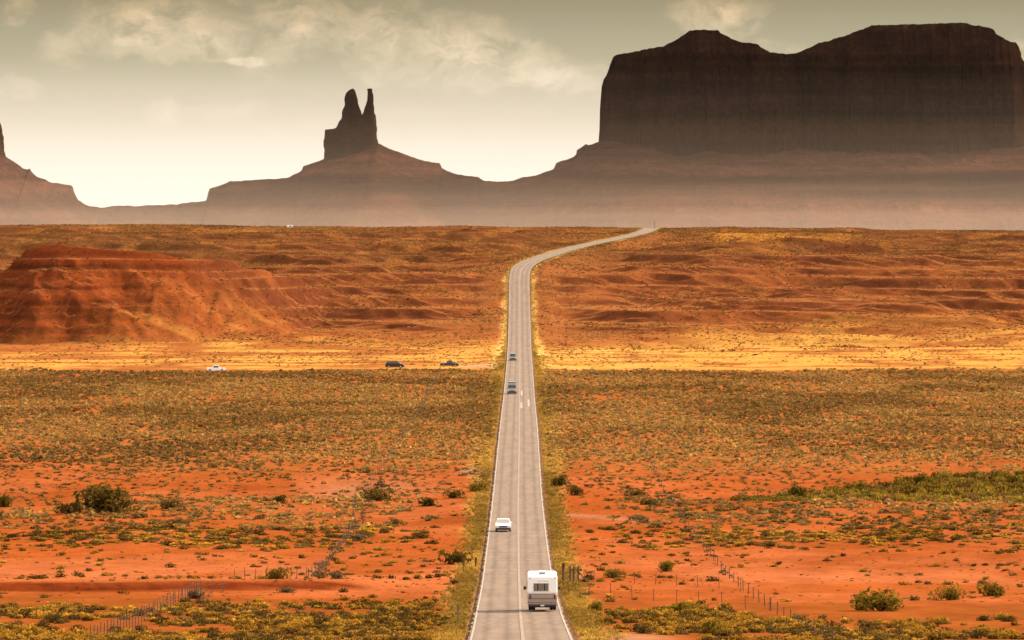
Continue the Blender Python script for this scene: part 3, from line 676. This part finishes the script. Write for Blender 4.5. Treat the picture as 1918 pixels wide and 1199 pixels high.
# dry grass along both verges
def verge(n, y0, y1, w0, w1):
    Y = rng.uniform(y0, y1, n); s = np.where(rng.uniform(size=n) < 0.5, -1, 1); d = 4.05 + rng.beta(1.2, 2.2, n) * rng.uniform(w0, w1, n)
    return xroad(Y) + s * d, Y
v1 = verge(5200, 378, 900, 1.6, 3.8); v2 = verge(4200, 900, 1600, 2.5, 6.0); v3 = verge(3000, 1500, 2640, 1.0, 2.5)
gx2 = np.concatenate([v1[0], v2[0], v3[0]]); gy2 = np.concatenate([v1[1], v2[1], v3[1]])
gr = rng.uniform(0.16, 0.42, len(gx2))
gv = [clump(30, 0.15, 0.9, (0.92, 0.56, 0.12), seed=600 + i, dark=(0.62, 0.36, 0.07), lite=(1.0, 0.60, 0.13), up=0.5) for i in range(5)] + \
     [clump(30, 0.15, 0.9, None, seed=610 + i, dark=(0.44, 0.26, 0.045), lite=(0.92, 0.54, 0.09), up=0.5) for i in range(2)]
stuff('grass', gv, np.stack([gx2, gy2, height(gx2, gy2) - 0.02], -1), gr, gr * 1.0, 'dry yellow grass along both verges of the road', 'grass')
# tall green thicket in the wash on the right
tn = 1000
ty = rng.uniform(792, 862, tn); tx = X_of(1372, ty) + rng.uniform(0, 1, tn) * 54
wd = ss(0, 14, tx - X_of(1372, ty)); keep = np.abs(ty - (806 + 12 * np.sin(tx / 9))) < 8 + 26 * wd
tx, ty = tx[keep], ty[keep]
tr = rng.uniform(0.7, 1.5, len(tx)); th_ = (0.95 + 0.40 * ss(0, 22, tx - X_of(1372, ty))) * rng.uniform(0.6, 1.15, len(tx))
tv = [clump(150, 0.14, 1.0, None, seed=620 + i, dark=(0.30, 0.20, 0.032), lite=(0.82, 0.52, 0.07), up=0.45, lobes=8) for i in range(5)] + \
     [clump(110, 0.14, 1.0, None, seed=630 + i, dark=(0.20, 0.11, 0.03), lite=(0.62, 0.34, 0.09), up=0.45, lobes=8) for i in range(2)]
stuff('thicket', tv, np.stack([tx, ty, height(tx, ty) - 0.05], -1), tr, th_, 'long green thicket of tall shrubs in the wash at right', 'thicket')

# shrubs one can pick out: column, base row, width, height in photo pixels, kind, label
GREEN = dict(dark=(0.075, 0.055, 0.013), lite=(0.40, 0.25, 0.045)); GREY = dict(dark=(0.22, 0.14, 0.075), lite=(0.52, 0.34, 0.18)); LIME = dict(dark=(0.17, 0.12, 0.018), lite=(0.68, 0.42, 0.05))
BIG = [
 (190, 957, 150, 56, 'green', 'large dark green bush standing on the red bank far left'),
 (128, 958, 60, 22, 'green', 'low dark bush hugging the left foot of the large dark green bush'),
 (318, 952, 38, 20, 'sage', 'brownish bush just right of the large dark green bush'),
 (8, 945, 34, 24, 'green', 'dark bush cut by the left edge of the photo'),
 (706, 938, 74, 22, 'green', 'long low dark green bush beside the pale patch left of the road'),
 (524, 946, 34, 18, 'green', 'small dark bush on the wash left of the fence line'),
 (668, 1012, 46, 13, 'grey', 'wide flat grey green shrub alone on the red sand by the fence'),
 (632, 1097, 30, 16, 'grey', 'rounded grey brown bush on bare sand right of the fence corner'),
 (519, 1101, 34, 24, 'lime', 'bright yellow green bush left of the fence corner'),
 (370, 1124, 40, 18, 'grey', 'pale grey dome shaped bush on the dark red bank'),
 (540, 1110, 40, 12, 'grey', 'pale low bush at the right end of the red bank'),
 (1650, 1142, 112, 42, 'lime', 'largest bright green bush on the sand at lower right'),
 (1612, 1140, 40, 30, 'lime', 'green clump joined to the left side of the largest bright green bush'),
 (1785, 1122, 66, 30, 'lime', 'medium green bush right of the largest bright green bush'),
 (1858, 1112, 52, 26, 'lime', 'green bush furthest right of the three on the lower right sand'),
 (1285, 1146, 62, 24, 'lime', 'flat topped green bush inside the right hand fence corner'),
 (1298, 1160, 36, 20, 'green', 'smaller green bush just below the flat topped green bush'),
 (1248, 1067, 30, 22, 'lime', 'lone green bush on salmon sand right of the camper'),
 (1147, 1084, 36, 18, 'lime', 'yellow green bush by the cross fence right of the camper'),
 (1104, 1088, 18, 14, 'green', 'small round dark bush nearest the brown post'),
 (1336, 1186, 44, 32, 'lime', 'tall yellow green bush at the lower right near the fence'),
 (1325, 1199, 30, 18, 'yel', 'round yellow bush below the tall yellow green bush'),
 (1116, 1146, 30, 20, 'lime', 'green bush on the verge just right of the camper'),
 (858, 1058, 50, 26, 'green', 'spreading dark green bush at the left verge opposite the camper'),
 (1050, 912, 34, 20, 'green', 'dark green bush by the right verge above the dirt track'),
 (1080, 930, 30, 18, 'sage', 'straggly brown bush right of the bush by the right verge'),
 (805, 947, 40, 18, 'green', 'bush in the wash under the pale patch left of the road'),
 (895, 922, 44, 20, 'lime', 'green bush against the left verge by the wash'),
 (848, 934, 34, 16, 'green', 'small green bush midway between pale patch and left verge'),
 (1490, 923, 50, 30, 'green', 'tall dark clump in front of the thicket at right'),
 (1185, 924, 56, 14, 'sage', 'low purplish bush on the red bank right of the road'),
 (1213, 945, 30, 14, 'sage', 'brown bush below the low purplish bush'),
 (1200, 972, 36, 12, 'grey', 'grey green shrub at the end of the right dirt track'),
]
for i, (px, py, wpx, hpx_, kd, lab) in enumerate(BIG):
    Y = dist_at_row(py - 1); X = X_of(px, Y); s = wpx / 2 * Y / F; h = hpx_ * Y / F
    kw = dict(green=GREEN, grey=GREY, lime=LIME, sage=SAGE, yel=LIME)[kd]
    V, C = clump(520, 0.062 if s > 1.5 else 0.08, 1.0, {'lime': (0.52, 0.33, 0.045), 'yel': YEL}.get(kd), seed=700 + i, lobes=11, up=0.35 if kd in ('lime', 'green') else 0.0, **kw)
    V = V * np.array([s, max(s * 0.8, 0.5), h]) / np.array([0.95, 0.95, 1.0])
    nm = {'green': 'greasewood', 'grey': 'saltbush', 'lime': 'green_shrub', 'sage': 'sagebrush', 'yel': 'rabbitbrush'}[kd]
    o = link(nm, mesh_from_arrays(nm, V, np.arange(len(V)).reshape(-1, 4), cols=C), M_FOL)
    o.location = (X, Y, hz(X, Y) - 0.05); tag(o, lab, 'shrub')
# tumbleweed and brush blown against the right of way fences
ky = np.concatenate([rng.uniform(560, 860, 130), rng.uniform(540, 1000, 50)]); kx = np.concatenate([np.full(130, -19.5), np.full(50, 21.6)]) + rng.normal(0, 0.35, 180)
kr = rng.uniform(0.22, 0.5, 180)
stuff('tumbleweed', [clump(26, 0.2, 0.9, None, seed=640 + i, dark=(0.18, 0.10, 0.045), lite=(0.40, 0.24, 0.11)) for i in range(4)], np.stack([kx, ky, height(kx, ky) - 0.03], -1), kr, kr * 1.0, 'grey brown tumbleweed drifted along the roadside fences', 'tumbleweed')

# ------------------------------------------------------------------ solid-shape helpers
class MB:
    def __init__(s): s.bm = bmesh.new()
    def box(s, x0, x1, y0, y1, z0, z1, bev=0.0, taper=(0, 0)):
        r = bmesh.ops.create_cube(s.bm, size=1.0); vs = r['verts']
        for v_ in vs:
            top = v_.co.z > 0
            fx_ = taper[0] if top else 0; fy_ = taper[1] if top else 0
            v_.co = ((x0 + fx_ if v_.co.x < 0 else x1 - fx_), (y0 + fy_ if v_.co.y < 0 else y1 - fy_), z1 if top else z0)
        if bev:
            ed = list({e for v_ in vs for e in v_.link_edges})
            bmesh.ops.bevel(s.bm, geom=ed, offset=bev, segments=3, affect='EDGES', profile=0.5)
        return s
    def prism(s, poly, x0, x1, bev=0.0, inset=0.0, zref=None):
        """side outline (y,z) run across from x0 to x1; points above zref lean inwards by inset"""
        a = []; b = []
        for (y, z) in poly:
            k = inset if (zref is not None and z > zref) else 0
            a.append(s.bm.verts.new((x0 + k, y, z))); b.append(s.bm.verts.new((x1 - k, y, z)))
        f = [s.bm.faces.new(a), s.bm.faces.new(b[::-1])]
        n = len(poly)
        for i in range(n): f.append(s.bm.faces.new((a[i], b[i], b[(i + 1) % n], a[(i + 1) % n])))
        bmesh.ops.recalc_face_normals(s.bm, faces=f)
        if bev:
            ed = list({e for q in f for e in q.edges})
            bmesh.ops.bevel(s.bm, geom=ed, offset=bev, segments=2, affect='EDGES', profile=0.5)
        return s
    def cyl(s, c, axis, r, h, seg=20, r2=None):
        m = Matrix.Translation(c) @ Vector(axis).to_track_quat('Z', 'Y').to_matrix().to_4x4()
        bmesh.ops.create_cone(s.bm, cap_ends=True, segments=seg, radius1=r, radius2=r if r2 is None else r2, depth=h, matrix=m); return s
    def slab(s, pts, th):
        """thin plate of four corner points with a thickness along its normal"""
        p = [Vector(q) for q in pts]; n = (p[1] - p[0]).cross(p[2] - p[0]).normalized() * th
        a = [s.bm.verts.new(q) for q in p]; b = [s.bm.verts.new(q + n) for q in p]
        fs = [s.bm.faces.new(a[::-1]), s.bm.faces.new(b)]
        for i in range(len(p)): fs.append(s.bm.faces.new((a[i], a[(i + 1) % len(p)], b[(i + 1) % len(p)], b[i])))
        return s
    def build(s, name, mat, parent=None, smooth=False):
        me = bpy.data.meshes.new(name); bmesh.ops.recalc_face_normals(s.bm, faces=s.bm.faces); s.bm.to_mesh(me); s.bm.free()
        if smooth:
            for p in me.polygons: p.use_smooth = True
        return link(name, me, mat, parent)
def wheel(root, x, y, r=0.33, wd=0.22, side_=1, rim=M_RIM):
    t_ = MB().cyl((x, y, r), (1, 0, 0), r, wd, 24).build('wheel', M_RUB, root)
    MB().cyl((x + side_ * (wd / 2 + 0.004), y, r), (1, 0, 0), r * 0.62, 0.03, 18).build('rim', rim, t_)

# ------------------------------------------------------------------ motorhome (driving away, right lane): local -y is the rear
def motorhome():
    Y = 458.0; X = X_of(1016, Y)
    r = empty('motorhome', (X, Y, float(zroad(Y)) + 0.03), 0, 'white motorhome with taupe lower panels seen from behind in the right lane', 'motorhome')
    W = 1.20; L = 6.6
    MB().box(-W, W, 0, L, 1.34, 2.86, 0.19).build('body', M_WHITE, r)
    MB().box(-W + 0.02, W - 0.02, 0.03, L - 0.1, 0.52, 1.335, 0.06).build('lower_panel', M_TAUPE, r)
    MB().box(-W + 0.05, W - 0.05, 0.005, 0.03, 1.00, 1.03).box(-W + 0.05, W - 0.05, 0.005, 0.03, 0.70, 0.715).build('trim_strip', M_BUMP, r)
    wf = MB().box(-0.76, 0.53, -0.035, 0.0, 1.60, 2.30, 0.012).build('rear_window', M_CREAM, r)
    MB().box(-0.71, -0.42, -0.05, -0.036, 1.65, 2.25).box(-0.33, 0.13, -0.05, -0.036, 1.65, 2.25).box(0.22, 0.48, -0.05, -0.036, 1.65, 2.25).build('window_blind', M_SHADE, wf)
    MB().box(-0.42, -0.33, -0.055, -0.036, 1.65, 2.25).box(0.13, 0.22, -0.055, -0.036, 1.65, 2.25).build('window_divider', M_GLASS, wf)
    for s in (-1, 1):
        MB().box(s * 0.98 - 0.07, s * 0.98 + 0.07, -0.03, 0.03, 1.06, 1.32, 0.015).build('tail_light', M_RED, r)
        MB().box(s * 1.02 - 0.07, s * 1.02 + 0.07, -0.022, 0.0, 2.66, 2.70).build('marker_light', M_RED, r)
        m = MB().box(s * 1.40 - 0.11, s * 1.40 + 0.11, L - 0.9, L - 0.78, 1.36, 1.66, 0.03).build('mirror', M_BLACK, r)
        MB().cyl((s * 1.27, L - 0.82, 1.52), (1, 0, 0), 0.02, 0.24).build('mirror_arm', M_BLACK, m)
        for k in (0, 1): wheel(r, s * (0.98 - 0.27 * k), 1.55, 0.37, 0.24, s)
        wheel(r, s * 0.98, L - 1.1, 0.37, 0.24, s)
        MB().box(s * (W + 0.004) - 0.012, s * (W + 0.004) + 0.012, 1.2, 2.6, 1.75, 2.35).box(s * (W + 0.004) - 0.012, s * (W + 0.004) + 0.012, 3.4, 4.4, 1.75, 2.35).build('side_window', M_GLASS, r)
        MB().box(s * 0.78 - 0.20, s * 0.78 + 0.20, 0.7, 0.72, 0.12, 0.5).build('mud_flap', M_RUB, r)
    MB().box(-1.14, 1.14, -0.16, 0.0, 0.40, 0.53, 0.03).build('bumper', M_BUMP, r)
    MB().box(-1.0, 1.0, 0.1, L - 0.3, 0.30, 0.515).build('chassis', M_BUMP, r)
    MB().box(-0.16, 0.16, -0.185, -0.165, 0.42, 0.53).build('licence_plate', M_PLATE, r)
    ac = MB().box(-0.36, 0.34, 1.5, 2.5, 2.865, 3.15, 0.08, (0.06, 0.08)).build('air_conditioner', M_WHITE, r)
    MB().box(-0.26, 0.24, 1.485, 1.52, 2.93, 3.03).build('grille', M_STEEL, ac)
    MB().box(0.66, 1.04, 1.0, 1.7, 2.865, 3.02, 0.06, (0.03, 0.03)).build('roof_vent', M_WHITE, r)
    MB().box(-1.02, -0.72, 3.4, 3.9, 2.865, 2.97, 0.04).build('roof_vent', M_WHITE, r)
    MB().box(-0.4, 0.44, -0.03, 0.02, 2.40, 2.52, 0.015).build('brow_panel', M_CREAM, r)
    MB().slab([(-1.0, L + 0.005, 1.5), (1.0, L + 0.005, 1.5), (1.0, L + 0.005, 2.4), (-1.0, L + 0.005, 2.4)], -0.02).build('windscreen', M_GLASS, r)
motorhome()

# ------------------------------------------------------------------ cars: local -y is the nose
def car(name, loc, rz, label, cat, paint, L=4.6, W=1.8, hood=0.98, roof=1.42, style='sedan', glass=M_GLASS, bumper=M_BUMP, clear=0.2):
    r = empty(name, loc, rz, label, cat); h = W / 2; a = -L / 2; b = L / 2
    if style == 'sedan':
        low = [(a, 0.34), (a + 0.02, 0.66), (a + 0.15, 0.76), (a + 1.25, hood), (b - 0.95, hood + 0.03), (b - 0.08, hood - 0.02), (b, 0.70), (b, 0.34), (b - 0.1, clear), (a + 0.1, clear)]
        cab = [(a + 1.15, hood - 0.03), (a + 1.95, roof - 0.03), (a + 2.3, roof), (b - 1.45, roof - 0.02), (b - 0.62, hood)]
    elif style == 'suv':
        low = [(a, 0.36), (a + 0.02, 0.78), (a + 0.15, 0.92), (a + 1.15, hood + 0.05), (b - 0.06, hood + 0.06), (b, 0.80), (b, 0.38), (b - 0.1, clear), (a + 0.1, clear)]
        cab = [(a + 1.0, hood), (a + 1.65, roof - 0.04), (a + 2.0, roof), (b - 0.5, roof - 0.03), (b - 0.10, hood + 0.02)]
    elif style == 'pickup':
        low = [(a, 0.42), (a + 0.02, 0.84), (a + 0.12, 0.96), (a + 1.35, hood + 0.04), (b, hood + 0.02), (b, 0.48), (b - 0.1, clear + 0.06), (a + 0.1, clear)]
        cab = [(a + 1.28, hood), (a + 1.85, roof - 0.04), (a + 2.1, roof), (a + 3.0, roof - 0.02), (a + 3.35, hood)]
    else:                                                             # tall van with a raised roof
        low = [(a, 0.40), (a + 0.02, 0.85), (a + 0.2, 1.05), (a + 0.85, hood + 0.22), (b, hood + 0.22), (b, 0.45), (b - 0.1, clear), (a + 0.1, clear)]
        cab = [(a + 0.75, hood + 0.15), (a + 1.45, roof - 0.28), (a + 1.35, roof - 0.05), (a + 1.75, roof), (b - 0.15, roof - 0.02), (b - 0.02, hood + 0.2)]
    MB().prism(low, -h, h, 0.055).build('body', paint, r)
    ins = 0.16 if style != 'van' else 0.10
    zb = cab[0][1]; cb = MB().prism(cab, -h + 0.05, h - 0.05, 0.03, ins, zb + 0.1).build('cabin', paint, r)
    def at(i, j, t_): return (cab[i][0] + (cab[j][0] - cab[i][0]) * t_, cab[i][1] + (cab[j][1] - cab[i][1]) * t_)
    p0, p1 = at(0, 1, 0.14), at(0, 1, 0.93 if style != 'van' else 0.62); x0 = h - 0.12; x1 = h - 0.05 - ins - 0.06
    MB().slab([(-x0, p0[0] - 0.012, p0[1] + 0.012), (x0, p0[0] - 0.012, p0[1] + 0.012), (x1, p1[0] - 0.012, p1[1] + 0.012), (-x1, p1[0] - 0.012, p1[1] + 0.012)], 0.012).build('windscreen', glass, cb)
    q0, q1 = at(-1, -2, 0.15), at(-1, -2, 0.9)
    if style != 'van':
        MB().slab([(x0, q0[0] + 0.012, q0[1] + 0.012), (-x0, q0[0] + 0.012, q0[1] + 0.012), (-x1, q1[0] + 0.012, q1[1] + 0.012), (x1, q1[0] + 0.012, q1[1] + 0.012)], 0.012).build('rear_window', glass, cb)
    zt = roof - 0.11; zl = zb + 0.08
    for s in (-1, 1):
        yl0 = p0[0] + 0.22; yl1 = q0[0] - 0.18; yu0 = p1[0] + 0.12; yu1 = q1[0] - 0.1
        f_ = lambda z_: (h - 0.05 - ins * min(1, max(0, (z_ - zb) / max(roof - zb, 0.1))) + 0.035) * s
        if style == 'van': yl1 = yl0 + 1.0; yu1 = yl1; zt = roof - 0.75
        pts = [(f_(zl), yl0, zl), (f_(zl), yl1, zl), (f_(zt), yu1, zt), (f_(zt), yu0, zt)]
        MB().slab(pts, 0.012 * s).build('side_window', glass, cb)
        wheel(r, s * (h - 0.10), a + 0.85, 0.33, 0.21, s); wheel(r, s * (h - 0.10), b - 0.95, 0.33, 0.21, s)
        MB().box(s * (h - 0.24) - 0.17, s * (h - 0.24) + 0.17, a - 0.012, a + 0.06, 0.60 + (0.12 if style != 'sedan' else 0), 0.72 + (0.14 if style != 'sedan' else 0), 0.01).build('headlight', M_LAMP, r)
        MB().box(s * (h - 0.16) - 0.10, s * (h - 0.16) + 0.10, b - 0.05, b + 0.012, 0.66, 0.86, 0.01).build('tail_light', M_RED, r)
        MB().box(s * (h + 0.08) - 0.10, s * (h + 0.08) + 0.10, p0[0] + 0.22, p0[0] + 0.32, zb + 0.02, zb + 0.17, 0.02).build('mirror', paint, r)
    MB().box(-h + 0.02, h - 0.02, a - 0.06, a + 0.08, 0.20, 0.47, 0.03).build('bumper', bumper, r)
    MB().box(-h + 0.02, h - 0.02, b - 0.06, b + 0.06, 0.26, 0.47, 0.03).build('bumper', bumper, r)
    MB().box(-h + 0.45, h - 0.45, a - 0.02, a + 0.04, 0.52, 0.70).build('grille', M_BUMP, r)
    if style == 'pickup':
        MB().box(-h + 0.12, h - 0.12, a + 3.5, b - 0.08, hood - 0.25, hood + 0.03).build('cargo_bed', M_RUB, r)
    return r
def on_road(px, py): Y = dist_at_row(py); return (X_of(px, Y), Y, float(zroad(Y)) + 0.03)
def on_land(px, py):
    Y = dist_at_row(py); X = X_of(px, Y); return (X, Y, hz(X, Y) - 0.02)
l_ = on_road(942.5, 998); car('sedan', (l_[0], l_[1] + 2.3, l_[2]), 0, 'white sedan with pale windscreen coming towards the viewer in the left lane', 'car', M_CREAM, glass=M_PALEGL, roof=1.45, W=1.85)
l_ = on_road(959, 739); car('camper_van', (l_[0], l_[1] + 2.8, l_[2]), 0, 'tall pale van with dark windscreen oncoming beside the painted dashes', 'van', M_SILVER, L=5.6, W=2.05, hood=0.95, roof=2.75, style='van')
l_ = on_road(960.5, 677); car('jeep', (l_[0], l_[1] + 2.3, l_[2]), 0, 'furthest oncoming car on the road, grey with dark windscreen', 'car', M_SILVER, L=4.7, W=1.85, hood=1.0, roof=1.95, style='suv')
l_ = on_land(405, 693); car('pickup_truck', l_, math.radians(-88), 'white pickup parked alone at the left end of the golden grass', 'pickup', M_WHITE, L=4.9, W=1.8, hood=0.92, roof=1.6, style='pickup')
l_ = on_land(740, 688); car('parked_car', l_, math.radians(84), 'black sport utility vehicle parked on the golden grass left of the road', 'car', M_BLACK, L=4.9, W=1.9, hood=1.05, roof=1.75, style='suv')
l_ = on_land(842, 686); car('parked_truck', l_, math.radians(88), 'dark pickup parked by the pale pull out nearest the road', 'pickup', M_CHAR, L=4.9, W=1.85, hood=0.92, roof=1.62, style='pickup')

# ------------------------------------------------------------------ fences
def fence(pts, spacing, label, h=1.25, wood=True, name='wire_fence', group=None, r=0.055):
    x0, y0 = pts[0]; root = empty(name, (x0, y0, hz(x0, y0)), 0, label, 'fence', group)
    P_ = [Vector(p) for p in pts]; seg = [(P_[i + 1] - P_[i]).length for i in range(len(P_) - 1)]; tot = sum(seg); n = max(2, int(tot / spacing))
    tops = []
    post_me = None
    for k in range(n + 1):
        d = tot * k / n; i = 0
        while i < len(seg) - 1 and d > seg[i]: d -= seg[i]; i += 1
        q = P_[i] + (P_[i + 1] - P_[i]) * min(1, d / seg[i]); z = hz(q.x, q.y)
        if post_me is None:
            o = MB().cyl((0, 0, h / 2 - 0.15), (0, 0, 1), r, h + 0.3, 8, r * 0.85).build('post', M_WOOD if wood else M_STEEL, root); post_me = o.data
        else: o = link('post', post_me, None, root)
        o.location = (q.x - x0, q.y - y0, z - hz(x0, y0)); o.rotation_euler = (random.uniform(-0.06, 0.06), random.uniform(-0.06, 0.06), 0)
        o.scale = (1, 1, random.uniform(0.9, 1.1))
        tops.append(Vector((q.x - x0, q.y - y0, z - hz(x0, y0))))
    V = []; Q = []; w_ = 0.003
    for lv in (0.25, 0.5, 0.75, 0.98, 1.15):
        for a, b in zip(tops, tops[1:]):
            d = (b - a).normalized(); s_ = d.cross(Vector((0, 0, 1))).normalized() * w_; u_ = Vector((0, 0, w_)); k = len(V)
            for e in (a, b):
                c_ = e + Vector((0, 0, lv * h / 1.25)); V += [c_ + s_, c_ + u_, c_ - s_, c_ - u_]
            for j in range(4): Q.append((k + j, k + (j + 1) % 4, k + 4 + (j + 1) % 4, k + 4 + j))
    link('wire', mesh_from_arrays('wire', np.array([tuple(q) for q in V]), np.array(Q)), M_WIRE, root)
    return root
fence([(-19.5, 545), (-19.2, 700), (-21.5, 765), (-20.0, 900), (-18.4, 1100), (-18.7, 1490)], 9.6, 'long wire fence running up the valley left of the road', r=0.045, h=1.1)
fence([(21.4, 380), (21.4, 529), (21.6, 700), (22.0, 900), (21.0, 1200), (20.8, 1486)], 11.2, 'long wire fence running up the valley right of the road', r=0.045, h=1.1)
fence([(-28.5, 384), (-28.3, 450), (-28.0, 512)], 3.2, 'close set picket posts of a fence at the lower left', h=1.3, r=0.036)
fence([(-28.0, 513), (-19.6, 543)], 2.9, 'short fence joining the lower left pickets to the long left fence', h=1.1, r=0.035)
fence([(5.9, 548), (21.3, 530)], 2.9, 'upper short cross fence right of the camper on pale sand', h=1.15, r=0.035)
fence([(5.1, 512), (21.3, 470)], 4.6, 'lower short cross fence in front of the cross fence right of the camper', h=1.2, r=0.035)
def post_thing(px, py, h, r, mat, label, name='marker_post', cap=True):
    Y = dist_at_row(py); X = X_of(px, Y)
    o = empty(name, (X, Y, hz(X, Y)), 0, label, 'post')
    MB().cyl((0, 0, h / 2 - 0.15), (0, 0, 1), r, h + 0.3, 10, r * 0.9).build('shaft', mat, o)
    if cap: MB().box(-r * 1.25, r * 1.25, -0.02 - r, -r + 0.01, h - 0.55, h, 0.01).build('reflector_plate', mat, o)
    return o
post_thing(1055, 1093, 2.0, 0.11, M_REDPOST, 'tall rust brown post at the right verge just above the camper')
post_thing(891, 1066, 1.2, 0.09, M_REDPOST, 'short rust brown post at the left verge opposite the camper')
post_thing(884, 1042, 1.1, 0.05, M_WOOD, 'thin dark post above the short rust brown post on the left verge')
post_thing(868, 1075, 1.4, 0.06, M_WOOD, 'dark post under the spreading bush at the left verge')
post_thing(858, 1168, 1.5, 0.05, M_STEEL, 'thin grey delineator post at the lower left verge', cap=True)
post_thing(1226, 427, 3.2, 0.12, M_STEEL, 'tiny sign post where the road crosses the rim')
# braced gate end right of the camper
Yb = 545.0; Xb = X_of(1075, Yb); br = empty('fence_brace', (Xb, Yb, hz(Xb, Yb)), 0, 'leaning braced corner posts of the fence beside the brown post', 'fence brace')
for dx_ in (-0.35, 0.0, 0.42): MB().cyl((dx_, 0, 0.72), (0.05 * dx_, 0, 1), 0.085, 1.7, 8).build('post', M_WOOD, br)
MB().cyl((0.85, 0, 0.55), (-0.85, 0, 1.0), 0.06, 1.6, 8).build('diagonal_brace', M_WOOD, br)
MB().cyl((0.03, 0, 1.25), (1, 0, 0), 0.05, 0.9, 8).build('rail', M_WOOD, br)
# white trailer far off on the rim
Yt = 2600.0; Xt = X_of(543, Yt); tr_ = empty('trailer', (Xt, Yt, hz(Xt, Yt) - 1.0), 0.3, 'tiny pale trailer on the rim at left', 'trailer')
MB().box(-1.2, 1.2, -1.0, 1.0, 0.6, 2.3, 0.2).build('body', M_CREAM, tr_)
MB().box(-0.5, 0.5, -1.02, -0.99, 1.5, 2.0).build('window', M_GLASS, tr_)
for s in (-1, 1): wheel(tr_, s * 0.95, 0.2, 0.32, 0.2, s)

# ------------------------------------------------------------------ the air
def volume_mat(name, col, dens, g_=0.0):
    m = bpy.data.materials.new(name); m.use_nodes = True; t_ = m.node_tree
    for nd in list(t_.nodes): t_.nodes.remove(nd)
    o = t_.nodes.new('ShaderNodeOutputMaterial'); pv = t_.nodes.new('ShaderNodeVolumePrincipled')
    pv.inputs['Color'].default_value = col + (1,); pv.inputs['Density'].default_value = dens; pv.inputs['Anisotropy'].default_value = g_
    t_.links.new(pv.outputs[0], o.inputs['Volume']); return m
hb = MB().box(-13600, 13600, -400, 13900, float(min(ZZ.min(), HZ.min())) - 1.0, Z_of(30, YR) + 25).build('haze', volume_mat('thin_haze', (1.0, 0.86, 0.72), 0.6e-6, 0.2))
tag(hb, 'thin warm haze in the air over the whole valley', 'haze', kind='stuff')

# low dust hanging over the valley floor behind the rim, thinning with height
sec = [(2900, -31), (7990, -31), (7990, Z_of(120, 7990)), (7700, Z_of(212, 7700)), (7250, Z_of(268, 7250)), (6550, Z_of(335, 6550)), (5100, Z_of(385, 5100)), (2900, Z_of(428, 2900))]
db = MB().prism([(y_, z_) for y_, z_ in sec], -6000, 6000).build('dust_haze', volume_mat('valley_dust', (1.0, 0.745, 0.60), 0.50e-4, 0.25))
tag(db, 'pale dust hanging low along the foot of the buttes', 'haze', kind='stuff')
